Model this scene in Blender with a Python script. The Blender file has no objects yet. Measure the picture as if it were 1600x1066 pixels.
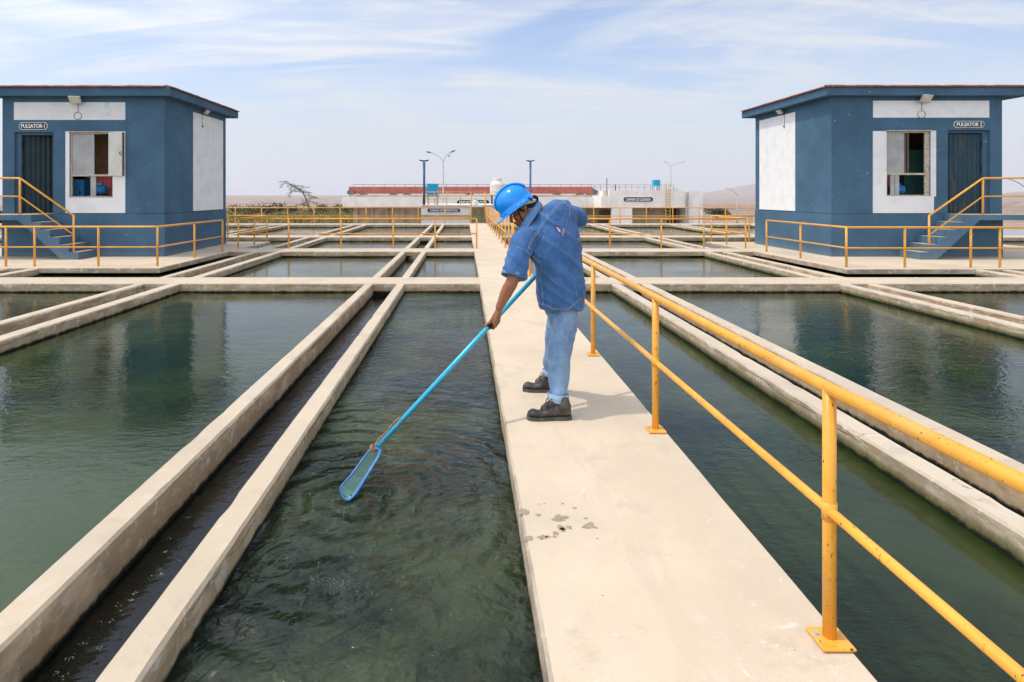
import bpy, bmesh, math, random
from mathutils import Vector, Matrix, noise
from mathutils.bvhtree import BVHTree
R = math.radians
random.seed(7)
sc = bpy.context.scene
COL = sc.collection
# ------------------------------------------------------------------ camera, sky, sun, exposure
F, CX, CY, CZ = 960.0, 725.0, 303.0, 1.65          # focal (px at 1600), vanishing point, eye height
cd = bpy.data.cameras.new('camera'); cam = bpy.data.objects.new('camera', cd); COL.objects.link(cam)
cam.location = (0, 0, CZ); cam.rotation_euler = (R(90), 0, 0)
cd.sensor_width = 36; cd.lens = 36 * F / 1600
cd.shift_x = (800 - CX) / 1600; cd.shift_y = -(533 - CY) / 1600
cd.clip_start = .05; cd.clip_end = 40000
sc.camera = cam
def P(px, py, Y):                                   # pixel and depth to a point (used to read sizes off the photo)
    return Vector(((px - CX) * Y / F, Y, CZ - (py - CY) * Y / F))

SUN = Vector((-.50, -.02, 1.0)).normalized()
EL = math.asin(SUN.z)
w = bpy.data.worlds.new('World'); sc.world = w; w.use_nodes = True
nt = w.node_tree; N = nt.nodes; L = nt.links; N.clear()
sky = N.new('ShaderNodeTexSky'); sky.sky_type = 'NISHITA'; sky.sun_disc = False
sky.sun_elevation = EL; sky.sun_rotation = math.atan2(SUN.x, SUN.y)
sky.air_density = 1.0; sky.dust_density = 1.2; sky.ozone_density = 1.3; sky.altitude = 100
bg = N.new('ShaderNodeBackground'); bg.inputs[1].default_value = .15
out = N.new('ShaderNodeOutputWorld')
tc = N.new('ShaderNodeTexCoord'); sep = N.new('ShaderNodeSeparateXYZ'); L.new(tc.outputs['Generated'], sep.inputs[0])
def wmath(op, a, b=None, clamp=False):
    n = N.new('ShaderNodeMath'); n.operation = op; n.use_clamp = clamp
    for i, v in enumerate((a, b)):
        if v is None: continue
        if isinstance(v, (int, float)): n.inputs[i].default_value = v
        else: L.new(v, n.inputs[i])
    return n.outputs[0]
zz = wmath('ADD', wmath('MAXIMUM', sep.outputs[2], 0.0), .16)
cb = N.new('ShaderNodeCombineXYZ')
L.new(wmath('DIVIDE', sep.outputs[0], zz), cb.inputs[0]); L.new(wmath('DIVIDE', sep.outputs[1], zz), cb.inputs[1])
def cloud(scale, rot, stretch, det, lo, hi, loc=(0, 0, 0), dist=.6):
    mp = N.new('ShaderNodeMapping'); mp.inputs['Rotation'].default_value = (0, 0, R(rot)); mp.inputs['Scale'].default_value = stretch
    mp.inputs['Location'].default_value = loc
    L.new(cb.outputs[0], mp.inputs[0])
    nz = N.new('ShaderNodeTexNoise'); nz.inputs['Scale'].default_value = scale; nz.inputs['Detail'].default_value = det
    nz.inputs['Roughness'].default_value = .58; nz.inputs['Distortion'].default_value = dist
    L.new(mp.outputs[0], nz.inputs['Vector'])
    mr = N.new('ShaderNodeMapRange'); mr.interpolation_type = 'SMOOTHSTEP'
    mr.inputs[1].default_value = lo; mr.inputs[2].default_value = hi
    L.new(nz.outputs['Fac'], mr.inputs[0]); return mr.outputs[0]
SA, SB, SR = 3.1, 1.7, 60
c1 = cloud(.62, SR, (1.0, 1.7, 1), 8, .39, .585, (SA, SB, 0), .9)
c2 = cloud(2.3, SR - 8, (.55, 2.4, 1), 10, .42, .68, (1.3 + SA, 8.2, 0), .8)
c3 = cloud(.5, 0, (1, 1, 1), 3, .30, .55, (7.7, 4.1, 0))
m = wmath('MAXIMUM', wmath('MULTIPLY', c1, wmath('ADD', wmath('MULTIPLY', c2, .5), .5)), wmath('MULTIPLY', wmath('MULTIPLY', c2, c3), .85))
mx = N.new('ShaderNodeMixRGB'); 
vd = N.new('ShaderNodeVectorMath'); vd.operation = 'DOT_PRODUCT'; L.new(tc.outputs['Generated'], vd.inputs[0]); vd.inputs[1].default_value = SUN
glow = wmath('ADD', 1.0, wmath('ADD', wmath('MULTIPLY', wmath('POWER', wmath('MAXIMUM', vd.outputs['Value'], 0.0), 3.5), 5.0), wmath('MULTIPLY', wmath('MAXIMUM', wmath('MULTIPLY', sep.outputs[1], -1.0), 0.0), 1.3)))   # thin cloud brighter towards the sun; added fill light from behind the camera
vm = N.new('ShaderNodeVectorMath'); vm.operation = 'SCALE'; vm.inputs[0].default_value = (4.05, 4.12, 4.22); L.new(glow, vm.inputs['Scale']); L.new(vm.outputs[0], mx.inputs[2])
sm_ = N.new('ShaderNodeVectorMath'); sm_.operation = 'MULTIPLY'; sm_.inputs[1].default_value = (.88, .85, .88); L.new(sky.outputs[0], sm_.inputs[0]); L.new(sm_.outputs[0], mx.inputs[1]); L.new(wmath('MULTIPLY', m, .9, True), mx.inputs[0])
hz = N.new('ShaderNodeMapRange'); hz.interpolation_type = 'SMOOTHSTEP'   # thin low haze band of the sky itself
hz.inputs[1].default_value = -.02; hz.inputs[2].default_value = .27; hz.inputs[3].default_value = .85; hz.inputs[4].default_value = 0.0
L.new(sep.outputs[2], hz.inputs[0])
mh = N.new('ShaderNodeMixRGB'); hv = N.new('ShaderNodeVectorMath'); hv.operation = 'SCALE'; hv.inputs[0].default_value = (3.1, 3.3, 3.58); L.new(wmath('ADD', 1.0, wmath('MULTIPLY', wmath('MAXIMUM', wmath('MULTIPLY', sep.outputs[1], -1.0), 0.0), 1.5)), hv.inputs['Scale']); L.new(hv.outputs[0], mh.inputs[2])  # horizon band brightened behind the camera as added fill for shaded walls
L.new(mx.outputs[0], mh.inputs[1]); L.new(hz.outputs[0], mh.inputs[0]); L.new(mh.outputs[0], bg.inputs[0]); L.new(bg.outputs[0], out.inputs[0])

sd = bpy.data.lights.new('sun', 'SUN'); sd.energy = 1.5; sd.angle = R(.6); sd.color = (1, .90, .77)
so = bpy.data.objects.new('sun', sd); COL.objects.link(so); so.rotation_euler = SUN.to_track_quat('Z', 'Y').to_euler()
vs = sc.view_settings; sc.display_settings.display_device = 'sRGB'
vs.view_transform = 'Standard'; vs.look = 'None'; vs.gamma = 1; vs.exposure = .51
sc.cycles.max_bounces = 6; sc.cycles.diffuse_bounces = 3; sc.cycles.glossy_bounces = 3; sc.cycles.transmission_bounces = 4
sc.cycles.volume_bounces = 1; sc.cycles.transparent_max_bounces = 8; sc.cycles.caustics_reflective = False; sc.cycles.caustics_refractive = False
sc.cycles.use_denoising = True

# ------------------------------------------------------------------ materials
class NT:
    def __init__(s, name, rough=.7, spec=.3):
        s.m = bpy.data.materials.new(name); s.m.use_nodes = True
        s.t = s.m.node_tree; s.n = s.t.nodes; s.b = s.n['Principled BSDF']
        s.b.inputs['Roughness'].default_value = rough; s.b.inputs['Specular IOR Level'].default_value = spec
        s.co = s.n.new('ShaderNodeNewGeometry').outputs['Position']
        s.sx = s.n.new('ShaderNodeSeparateXYZ'); s.l(s.co, s.sx.inputs[0])
    def l(s, a, b): s.t.links.new(a, b)
    def set(s, sock, v):
        if isinstance(v, (int, float)): sock.default_value = v
        elif isinstance(v, (tuple, list)): sock.default_value = tuple(v) + ((1,) if len(v) == 3 and sock.type == 'RGBA' else ())
        else: s.l(v, sock)
    def mth(s, op, a, b=0.0, clamp=False):
        n = s.n.new('ShaderNodeMath'); n.operation = op; n.use_clamp = clamp; s.set(n.inputs[0], a); s.set(n.inputs[1], b); return n.outputs[0]
    def noi(s, scale, det=4, rough=.55, stretch=None, dist=0.0, co=None, loc=(0, 0, 0)):
        v = co or s.co
        if stretch or loc != (0, 0, 0):
            mp = s.n.new('ShaderNodeMapping'); mp.inputs['Scale'].default_value = stretch or (1, 1, 1); mp.inputs['Location'].default_value = loc; s.l(v, mp.inputs[0]); v = mp.outputs[0]
        n = s.n.new('ShaderNodeTexNoise'); n.inputs['Scale'].default_value = scale; n.inputs['Detail'].default_value = det
        n.inputs['Roughness'].default_value = rough; n.inputs['Distortion'].default_value = dist; s.l(v, n.inputs['Vector']); return n.outputs['Fac']
    def rng(s, v, a, b, c=0.0, d=1.0, smooth=True):
        n = s.n.new('ShaderNodeMapRange'); n.interpolation_type = 'SMOOTHSTEP' if smooth else 'LINEAR'; s.set(n.inputs[0], v)
        for i, q in enumerate((a, b, c, d)): s.set(n.inputs[i + 1], q)
        return n.outputs[0]
    def mix(s, f, a, b, mode='MIX'):
        n = s.n.new('ShaderNodeMixRGB'); n.blend_type = mode; s.set(n.inputs[0], f); s.set(n.inputs[1], a); s.set(n.inputs[2], b); return n.outputs[0]
    def bump(s, h, strength=.3, dist=.01, nrm=None):
        n = s.n.new('ShaderNodeBump'); n.inputs['Strength'].default_value = strength; n.inputs['Distance'].default_value = dist; s.l(h, n.inputs['Height'])
        if nrm is not None: s.l(nrm, n.inputs['Normal'])
        return n.outputs[0]
    def done(s, col=None, rough=None, nrm=None):
        if col is not None: s.set(s.b.inputs['Base Color'], col)
        if rough is not None: s.set(s.b.inputs['Roughness'], rough)
        if nrm is not None: s.l(nrm, s.b.inputs['Normal'])
        return s.m
def plain(name, col, rough=.6, spec=.3, var=.12, scale=6, bumps=0.0, bs=60, metal=0.0):
    s = NT(name, rough, spec); n = s.noi(scale, 5)
    f = s.rng(n, .3, .7, 1 - var, 1 + var)
    c = s.mix(1.0, col, s.mix(0.0, f, f), 'MULTIPLY')
    s.b.inputs['Metallic'].default_value = metal
    return s.done(c, None, s.bump(s.noi(bs, 4), bumps, .005) if bumps else None)
M = {}
def concrete(name, top, side, cracks=True, wet=True, off=0.0, moss=0.0):
    s = NT(name, .88, .25)
    g = s.n.new('ShaderNodeNewGeometry'); sz = s.n.new('ShaderNodeSeparateXYZ'); s.l(g.outputs['Normal'], sz.inputs[0])
    up = s.rng(sz.outputs[2], .3, .85)
    big = s.noi(.9, 6, .6); mid = s.noi(6, 8, .65); fine = s.noi(70, 6, .7); grain = s.noi(350, 3, .6)
    t = s.mix(s.rng(big, .35, .7), top, tuple(c * .86 for c in top))
    t = s.mix(s.rng(mid, .55, .75, 0, .25), t, (.74, .67, .57))                    # chalky worn patches
    t = s.mix(s.rng(fine, .56, .72, 0, .5), t, tuple(c * .74 for c in top))
    t = s.mix(s.rng(s.noi(2.1, 8, .72, loc=(7, 3, 1)), .54, .64, 0, .55), t, tuple(c * .76 for c in top))
    t = s.mix(s.rng(s.noi(.8, 9, .7, stretch=(2.5, .6, 1), loc=(2, 6, 4)), .54, .60, 0, .5), t, (.50, .45, .38) if cracks else tuple(c * .88 for c in top))
    t = s.mix(s.rng(s.noi(5.5, 9, .78, dist=1.2, loc=(1, 8, 1)), .61, .67, 0, .5), t, (.80, .76, .68))
    t = s.mix(s.rng(grain, .55, .75, 0, .35), t, tuple(c * .7 for c in top))
    sm = s.noi(3.0, 7, .7, stretch=(1, 1, 2.6), loc=(4, 2, 0))
    d = s.mix(s.rng(sm, .36, .64), side, tuple(c * .50 for c in side))
    st = s.noi(2.2, 6, .65, stretch=(1, 1, .12), loc=(1, 5, 0))
    d = s.mix(s.rng(st, .50, .70, 0, .65), d, (.52, .40, .25))
    d = s.mix(s.rng(s.noi(1.7, 7, .7, stretch=(1, 1, 1.5), loc=(6, 1, 9)), .48, .58, 0, .75), d, (.44, .31, .18))
    d = s.mix(s.rng(s.noi(7, 8, .75, loc=(3, 3, 9)), .55, .62, 0, .75), d, (.78, .73, .62))
    d = s.mix(s.rng(fine, .58, .74, 0, .5), d, tuple(c * .45 for c in side))
    c = s.mix(up, d, t)
    pit = s.rng(s.noi(24, 2, .5, loc=(9, 1, 3)), .77, .80)
    c = s.mix(s.mth('MULTIPLY', pit, .75), c, (.10, .08, .06))
    h = s.mth('ADD', s.mth('MULTIPLY', mid, .5), s.mth('ADD', s.mth('MULTIPLY', fine, .3), s.mth('MULTIPLY', grain, .12)))
    if cracks:
        zo = s.mth('ADD', s.sx.outputs[2], s.mth('MULTIPLY', s.mth('SUBTRACT', s.noi(2.2, 7, .65, stretch=(.2, 1, .2)), .5), .16))
        line = s.rng(s.mth('ABSOLUTE', s.mth('ADD', zo, .062)), .0015, .0042, 1, 0)
        line = s.mth('MULTIPLY', line, s.rng(s.noi(.55, 2, loc=(3, 3, 0)), .52, .56))
        line = s.mth('MULTIPLY', line, s.mth('SUBTRACT', 1.0, up))
        vor = s.n.new('ShaderNodeTexVoronoi'); vor.feature = 'DISTANCE_TO_EDGE'; vor.inputs['Scale'].default_value = .9
        wv = s.n.new('ShaderNodeMixRGB'); wv.blend_type = 'ADD'; wv.inputs[0].default_value = .35
        nn = s.n.new('ShaderNodeTexNoise'); nn.inputs['Scale'].default_value = 3.5; nn.inputs['Detail'].default_value = 7; s.l(s.co, nn.inputs['Vector'])
        s.l(s.co, wv.inputs[1]); s.l(nn.outputs['Color'], wv.inputs[2]); s.l(wv.outputs[0], vor.inputs['Vector'])
        l2 = s.mth('MULTIPLY', s.rng(vor.outputs['Distance'], .0008, .0028, .6, 0), s.rng(s.noi(.8, 2, loc=(8, 0, 2)), .55, .6))
        line = s.mth('MAXIMUM', line, l2)
        c = s.mix(line, c, (.06, .05, .04)); h = s.mth('SUBTRACT', h, s.mth('MULTIPLY', line, .8))
    if wet:
        zn = s.mth('ADD', s.sx.outputs[2], s.mth('MULTIPLY', s.mth('SUBTRACT', s.noi(9, 6, .7), .5), .07))
        zn = s.mth('ADD', zn, off); dark = -.152
        c = s.mix(s.mth('MULTIPLY', s.rng(zn, -.15, -.03, .55, 0), s.mth('SUBTRACT', 1.0, up)), c, (.42, .30, .17))
        c = s.mix(s.rng(zn, -.170, -.125 + moss, .8, 0), c, (.15, .145, .065))
        if moss: c = s.mix(s.mth('MULTIPLY', s.rng(zn, -.14, -.075, 1, 0), s.rng(fine, .3, .6, .55, 1)), c, (.135, .125, .048))
        c = s.mix(s.rng(zn, -.160, -.130, 1, 0), c, (.010, .011, .006))
    return s.done(c, None, s.bump(h, .6, .014))
M['concrete'] = concrete('old_concrete', (.60, .50, .365), (.72, .565, .375))
M['concrete_low'] = concrete('old_concrete_channel_side', (.60, .50, .365), (.72, .55, .355), off=.07)
M['concrete_moss'] = concrete('old_mossy_concrete', (.60, .51, .39), (.66, .56, .40), moss=.05)
M['slab'] = concrete('pale_walkway_concrete', (.65, .54, .395), (.60, .51, .39), cracks=False)

def make_water(name, deep, tint, rip=1.0, swirl=False):
    s = NT(name, .02, .5); s.b.inputs['IOR'].default_value = 1.33
    n1 = s.noi(1.1, 4, .5, stretch=(.5, 1, 1), dist=.6)
    n2 = s.noi(9.5, 3, .5, stretch=(.72, 1.1, 1), dist=.7, loc=(3, 0, 0))
    n3 = s.noi(27, 3, .55, stretch=(.75, 1.1, 1), dist=.5)
    patch = s.rng(s.noi(.35, 3, loc=(5, 2, 0)), .38, .66, .34, 1.0)
    h = s.mth('ADD', s.mth('MULTIPLY', n1, .7 * rip), s.mth('MULTIPLY', s.mth('ADD', s.mth('MULTIPLY', n2, .52), s.mth('MULTIPLY', n3, .20)), s.mth('MULTIPLY', patch, rip)))
    if swirl:
        dx = s.mth('ADD', s.sx.outputs[0], .62); dy = s.mth('SUBTRACT', s.sx.outputs[1], 3.62)
        wob = s.mth('MULTIPLY', s.noi(2.6, 4), .42)
        r = s.mth('ADD', s.mth('SQRT', s.mth('ADD', s.mth('MULTIPLY', dx, dx), s.mth('MULTIPLY', dy, dy))), wob)
        rings = s.mth('MULTIPLY', s.mth('SINE', s.mth('MULTIPLY', r, 31.0)), s.mth('MULTIPLY', s.rng(r, .12, 3.0, 1.25, 0), s.rng(s.noi(1.3, 2, loc=(1, 7, 0)), .35, .65, .25, 1)))
        dy2 = s.mth('SUBTRACT', s.sx.outputs[1], 2.95); dx2 = s.mth('SUBTRACT', dx, .35)
        r2 = s.mth('SQRT', s.mth('ADD', s.mth('MULTIPLY', dx2, dx2), s.mth('MULTIPLY', dy2, dy2)))
        rid = s.mth('SUBTRACT', 1.0, s.mth('ABSOLUTE', s.mth('SUBTRACT', s.mth('MULTIPLY', s.noi(2.4, 3, .45, dist=1.3), 2.0), 1.0)))
        churn = s.mth('MULTIPLY', s.mth('ADD', s.mth('MULTIPLY', rid, 1.0), s.mth('MULTIPLY', s.noi(9, 4, .55, dist=1.4), .7)), s.rng(r2, .2, 1.7, 1.5, .12))
        h = s.mth('ADD', h, s.mth('ADD', rings, churn))
    cn = s.noi(.8, 5, .6, dist=.4, loc=(2, 2, 0))
    c = s.mix(s.rng(cn, .38, .62), deep, tint)
    if name.startswith('green'): c = s.mix(s.mth('MULTIPLY', s.rng(s.sx.outputs[1], 5.8, 3.4, 0, .9), s.rng(s.sx.outputs[0], -1.3, -1.7, 0, 1)), c, (.046, .074, .024))   # brighter sky reflection at the near left, painted into the water colour
    s.b.inputs['Subsurface Weight'].default_value = 1.0; s.b.inputs['Subsurface Radius'].default_value = (1, 1, 1); s.b.inputs['Subsurface Scale'].default_value = .22   # turbid water: light spreads under the surface
    return s.done(c, None, s.bump(h, 1.0, .034 if swirl else .018))
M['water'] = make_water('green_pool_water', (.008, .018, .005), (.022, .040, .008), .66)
M['water_swirl'] = make_water('stirred_pool_water', (.010, .018, .012), (.046, .066, .030), 1.5, True)
M['water_channel'] = make_water('dark_channel_water', (.005, .007, .005), (.012, .011, .006), 1.7)

s = NT('orange_rail_paint', .38, .45)
n = s.noi(7, 3); c = s.mix(s.rng(n, .35, .65), (.80, .36, .040), (.88, .43, .055))
worn = s.mth('MAXIMUM', s.rng(s.noi(46, 4, .6, stretch=(1, 1, .55)), .64, .67), s.rng(s.noi(110, 3, .6), .68, .70))
c = s.mix(s.mth('MULTIPLY', s.rng(s.noi(3, 3, loc=(2, 9, 1)), .5, .7), .35), c, (.60, .34, .14)); c = s.mix(worn, c, (.17, .055, .02))
M['rail'] = s.done(c, s.rng(worn, 0, 1, .36, .8), s.bump(s.noi(90, 3), .12, .003))
M['rail_far'] = plain('distant_rail_paint', (.74, .36, .07), .5, .3)

def blue_wall(name, base):
    s = NT(name, .8, .2)
    c = s.mix(s.rng(s.noi(1.2, 5), .3, .7), base, tuple(v * 1.25 for v in base))
    c = s.mix(s.rng(s.noi(2.5, 6, .6, stretch=(1, 1, .15)), .55, .75, 0, .35), c, tuple(v * .72 for v in base))
    chip = s.mth('MAXIMUM', s.rng(s.noi(13, 5, .65, loc=(4, 1, 2)), .68, .70), s.rng(s.noi(31, 4, .7, loc=(1, 6, 2)), .745, .755))
    cz_ = s.noi(.7, 7, .7, loc=(2, 2, 8)); c = s.mix(s.rng(cz_, .55, .62, 0, .35), c, tuple(v * 1.5 for v in base))
    c = s.mix(s.rng(s.noi(6, 8, .75, stretch=(1, 1, .4), loc=(9, 2, 8)), .62, .70, 0, .5), c, tuple(v * .55 for v in base))
    c = s.mix(s.mth('MULTIPLY', chip, .8), c, (.55, .56, .55))
    c = s.mix(s.rng(s.sx.outputs[2], .0, .22, .25, 0), c, (.30, .28, .24))
    return s.done(c, None, s.bump(s.noi(35, 6, .6), .25, .006))
M['blue'] = blue_wall('faded_blue_wall_paint', (.057, .120, .184))
M['blue_step'] = blue_wall('chipped_blue_step_paint', (.085, .155, .225))
s = NT('white_panel_paint', .8, .2)
c = s.mix(s.rng(s.noi(2, 6, .6), .35, .75), (.80, .79, .77), (.70, .70, .69))
c = s.mix(s.rng(s.noi(18, 6, .7), .70, .735, 0, .7), c, (.38, .38, .33))
c = s.mix(s.rng(s.noi(1.6, 5, .7, loc=(2.2, 0, 6.2)), .60, .615, 0, .8), c, (.50, .68, .64))
M['white_worn'] = s.done(c, None, s.bump(s.noi(40, 5), .15, .004))
s = NT('white_plain_paint', .8, .2)
c = s.mix(s.rng(s.noi(3, 6, .6), .4, .75), (.84, .835, .82), (.74, .74, .73)); c = s.mix(s.rng(s.noi(22, 6, .7), .74, .76, 0, .6), c, (.35, .35, .32))
M['white'] = s.done(c, None, s.bump(s.noi(40, 5), .12, .004))
s = NT('weathered_white_wall', .85, .2)
c = s.mix(s.rng(s.noi(1.2, 6, .6), .35, .7), (.90, .87, .80), (.78, .74, .66))
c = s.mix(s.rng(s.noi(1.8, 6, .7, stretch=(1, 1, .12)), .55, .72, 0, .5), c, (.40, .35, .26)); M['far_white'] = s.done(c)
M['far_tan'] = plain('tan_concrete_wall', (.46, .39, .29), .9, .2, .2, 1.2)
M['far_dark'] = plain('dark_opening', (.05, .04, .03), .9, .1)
s = NT('corrugated_door_paint', .5, .4)
rr = s.rng(s.noi(5, 6, .7, stretch=(3, 3, .25)), .52, .66)
M['door'] = s.done(s.mix(s.mth('MULTIPLY', rr, .75), s.mix(s.noi(2, 3), (.007, .038, .060), (.014, .062, .088)), (.17, .10, .035)), None, s.bump(s.noi(30, 4), .2, .004))
M['door_dark'] = plain('dark_teal_door_paint', (.006, .028, .036), .5, .4, .2, 3)
M['tile'] = plain('clay_roof_tile', (.30, .115, .065), .85, .2, .35, 7, .3)
M['frame'] = plain('flaking_cream_frame', (.50, .44, .34), .7, .3, .3, 20)
M['frame_brown'] = plain('brown_metal_frame', (.13, .085, .06), .6, .3, .3, 14)
M['interior'] = plain('tan_interior_paint', (.52, .33, .19), .9, .1)
s = NT('frosted_pane', .4, .5); s.b.inputs['Alpha'].default_value = 1; M['frost'] = s.done(s.mix(s.rng(s.noi(2.5, 4), .3, .7), (.30, .31, .31), (.42, .42, .40)))
M['shutter'] = plain('cream_sash_panel', (.66, .65, .58), .6, .3, .08, 4)
M['motor'] = plain('bright_blue_enamel', (.03, .32, .70), .35, .5, .25, 12)
M['red_metal'] = plain('faded_red_enamel', (.80, .20, .19), .5, .4, .15, 5)
M['green_metal'] = plain('dark_green_enamel', (.03, .10, .085), .5, .4, .15, 5)
M['black'] = plain('matt_black', (.018, .018, .018), .6, .3)
M['sign_black'] = plain('black_sign_enamel', (.028, .028, .028), .6, .3)
M['sign_white'] = plain('white_lettering', (.80, .80, .78), .6, .3, .06)
M['lamp_white'] = plain('lamp_housing', (.52, .53, .50), .5, .4)
M['lamp_glass'] = plain('lamp_glass', (.62, .62, .50), .2, .5)
M['far_red'] = plain('faded_red_girder', (.50, .15, .12), .7, .3, .12, 1.5)
M['sky_blue'] = plain('cyan_tank_paint', (.01, .36, .58), .45, .4)
M['pole_blue'] = plain('blue_pole_paint', (.05, .13, .24), .5, .4)
M['tank_cream'] = plain('cream_plastic', (.72, .68, .58), .5, .4, .05)
M['tank_pale'] = plain('pale_green_plastic', (.58, .66, .60), .5, .4, .05)
M['galv'] = plain('galvanised_steel', (.42, .42, .41), .5, .5)
M['rust'] = plain('rusty_brown_paint', (.34, .15, .05), .8, .2, .3, 3)
M['grey'] = plain('grey_machinery', (.16, .16, .16), .6, .4, .3, 3)
M['gate_panel'] = plain('faded_green_panel', (.24, .27, .16), .8, .2, .3, 2)
M['ladder'] = plain('yellow_ladder_paint', (.62, .42, .10), .6, .3)
M['leaf'] = plain('dry_green_leaves', (.085, .085, .035), .8, .1, .45, 1.2)
M['leaf_dark'] = plain('dark_olive_leaves', (.045, .050, .026), .8, .1, .4, 1.2)
M['leaf_yellow'] = plain('yellow_green_scrub', (.20, .17, .065), .85, .1, .5, .6)
M['bark'] = plain('grey_brown_bark', (.12, .09, .065), .9, .1, .3, 8)
s = NT('desert_ground', .95, .1)
c = s.mix(s.rng(s.noi(.02, 8, .6), .35, .65), (.35, .255, .205), (.26, .19, .155)); c = s.mix(s.rng(s.noi(.012, 9, .75, loc=(50, 9, 0)), .50, .60, 0, .75), c, (.12, .12, .065))
c = s.mix(s.rng(s.noi(.3, 8, .7), .4, .7, 0, .5), c, (.50, .41, .32)); M['ground'] = s.done(c, None, s.bump(s.noi(.6, 8), .5, .4))
# clothing and skin
s = NT('brown_skin', .52, .4)
c = s.mix(s.rng(s.noi(18, 5), .3, .7), (.30, .12, .058), (.37, .155, .080)); M['skin'] = s.done(c, None, s.bump(s.noi(160, 4), .12, .0015))
s.b.inputs['Subsurface Weight'].default_value = .05; s.b.inputs['Subsurface Radius'].default_value = (.02, .008, .004)
def denim(name, a, b, fade, k):
    s = NT(name, .9, .15); s.b.inputs['Sheen Weight'].default_value = .15
    c = s.mix(s.rng(s.noi(7, 7, .65), .36, .64), a, b)
    c = s.mix(s.rng(s.noi(26, 5, .7, stretch=(1, 1, .4)), .50, .78, 0, .35), c, fade)
    g = s.n.new('ShaderNodeNewGeometry'); c = s.mix(s.rng(g.outputs['Pointiness'], .515, .60, 0, .55), c, fade)
    tw = s.noi(420, 2, .6, stretch=(1, 1, .35))
    c = s.mix(s.rng(tw, .40, .70, 0, .16), c, fade)
    return s.done(c, None, s.bump(s.mth('ADD', tw, s.mth('MULTIPLY', s.noi(38, 5, .6), 1.2)), k, .003))
M['shirt'] = denim('blue_denim_shirt', (.036, .110, .280), (.058, .158, .37), (.20, .36, .56), .4)
M['jeans'] = denim('faded_blue_jeans', (.125, .23, .38), (.21, .335, .49), (.42, .53, .64), .35)
M['seam'] = plain('pale_seam_stitch', (.30, .37, .45), .9, .1, .4, 60)
s = NT('blue_helmet_plastic', .17, .5); M['helmet'] = s.done(s.mix(s.rng(s.noi(30, 5), .6, .75, 0, .2), (.003, .26, .80), (.10, .40, .8)))
M['strap'] = plain('black_strap', (.02, .016, .014), .8, .2)
M['strap_grey'] = plain('grey_strap', (.40, .40, .38), .8, .2)
s = NT('worn_black_leather', .6, .35)
c = s.mix(s.rng(s.noi(14, 6, .65), .38, .72), (.030, .027, .024), (.12, .105, .09)); M['boot'] = s.done(c, None, s.bump(s.noi(60, 5), .4, .003))
M['sole'] = plain('grey_rubber_sole', (.11, .10, .088), .85, .2, .3, 20)
M['eye_white'] = plain('eye_white', (.30, .25, .22), .3, .5)
M['hair'] = plain('short_black_hair', (.012, .010, .009), .7, .3, .3, 80, .5, 200)
s = NT('cyan_pole_aluminium', .28, .5); s.b.inputs['Metallic'].default_value = .25
M['pole'] = s.done(s.mix(s.rng(s.noi(40, 4), .55, .75, 0, .4), (.035, .43, .62), (.25, .60, .70)))
M['net_blue'] = plain('bright_blue_net_frame', (.04, .20, .48), .35, .5, .2, 30)
s = NT('pale_green_netting', .8, .2); w1 = s.noi(200, 3, .7)
s.b.inputs['Alpha'].default_value = 1; M['net'] = s.done(s.mix(s.rng(w1, .35, .7), (.22, .42, .36), (.50, .68, .58)), None, s.bump(w1, .5, .004)); pass
M['rope'] = plain('frayed_brown_rope', (.30, .17, .12), .9, .1, .5, 60)
M['purple'] = plain('purple_embroidery', (.085, .035, .20), .8, .2, .15, 60)
M['thread_white'] = plain('white_embroidery', (.72, .70, .74), .8, .2, .05)
M['thread_red'] = plain('red_embroidery', (.42, .08, .16), .8, .2)
M['thread_blue'] = plain('blue_embroidery', (.03, .18, .48), .8, .2)
M['wet'] = plain('wet_spot', (.35, .275, .195), .3, .5, .2, 60)
s = NT('water_foam', .3, .5); s.b.inputs['Alpha'].default_value = .6; M['foam'] = s.done((.45, .47, .44))
s = NT('cable', .6, .3); M['cable'] = s.done((.12, .12, .12))

# ------------------------------------------------------------------ building helpers
def origin_of(o):
    v = Vector((0, 0, 0))
    while o is not None: v += o.location; o = o.parent
    return v
def tag(o, label=None, cat=None, group=None, kind=None):
    if label: o['label'] = label
    if cat: o['category'] = cat
    if group: o['group'] = group
    if kind: o['kind'] = kind
    return o
def obj(name, bm, mat, parent=None, label=None, cat=None, group=None, kind=None, smooth=False, bevel=0.0, loc=None):
    me = bpy.data.meshes.new(name) if isinstance(bm, bmesh.types.BMesh) else bm
    if isinstance(bm, bmesh.types.BMesh):
        bm.to_mesh(me); bm.free()
    if loc is None:
        if parent is None and kind != 'structure' and len(me.vertices):
            xs = [v.co for v in me.vertices]
            loc = Vector(((min(v.x for v in xs) + max(v.x for v in xs)) / 2, (min(v.y for v in xs) + max(v.y for v in xs)) / 2, min(v.z for v in xs)))
        else: loc = origin_of(parent)
    loc = Vector(loc); me.transform(Matrix.Translation(-loc))
    for mt in (mat if isinstance(mat, (list, tuple)) else [mat]): me.materials.append(M[mt] if isinstance(mt, str) else mt)
    o = bpy.data.objects.new(name, me); COL.objects.link(o); o.parent = parent; o.location = loc - origin_of(parent)
    if smooth:
        for p in me.polygons: p.use_smooth = True
    if bevel:
        b = o.modifiers.new('bevel', 'BEVEL'); b.width = bevel; b.segments = 2; b.limit_method = 'ANGLE'
    return tag(o, label, cat, group, kind)
def thing(name, label, cat, loc, group=None):
    o = bpy.data.objects.new(name, None); COL.objects.link(o); o.location = loc; o.empty_display_size = .1
    return tag(o, label, cat, group)
def B(): return bmesh.new()
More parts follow.
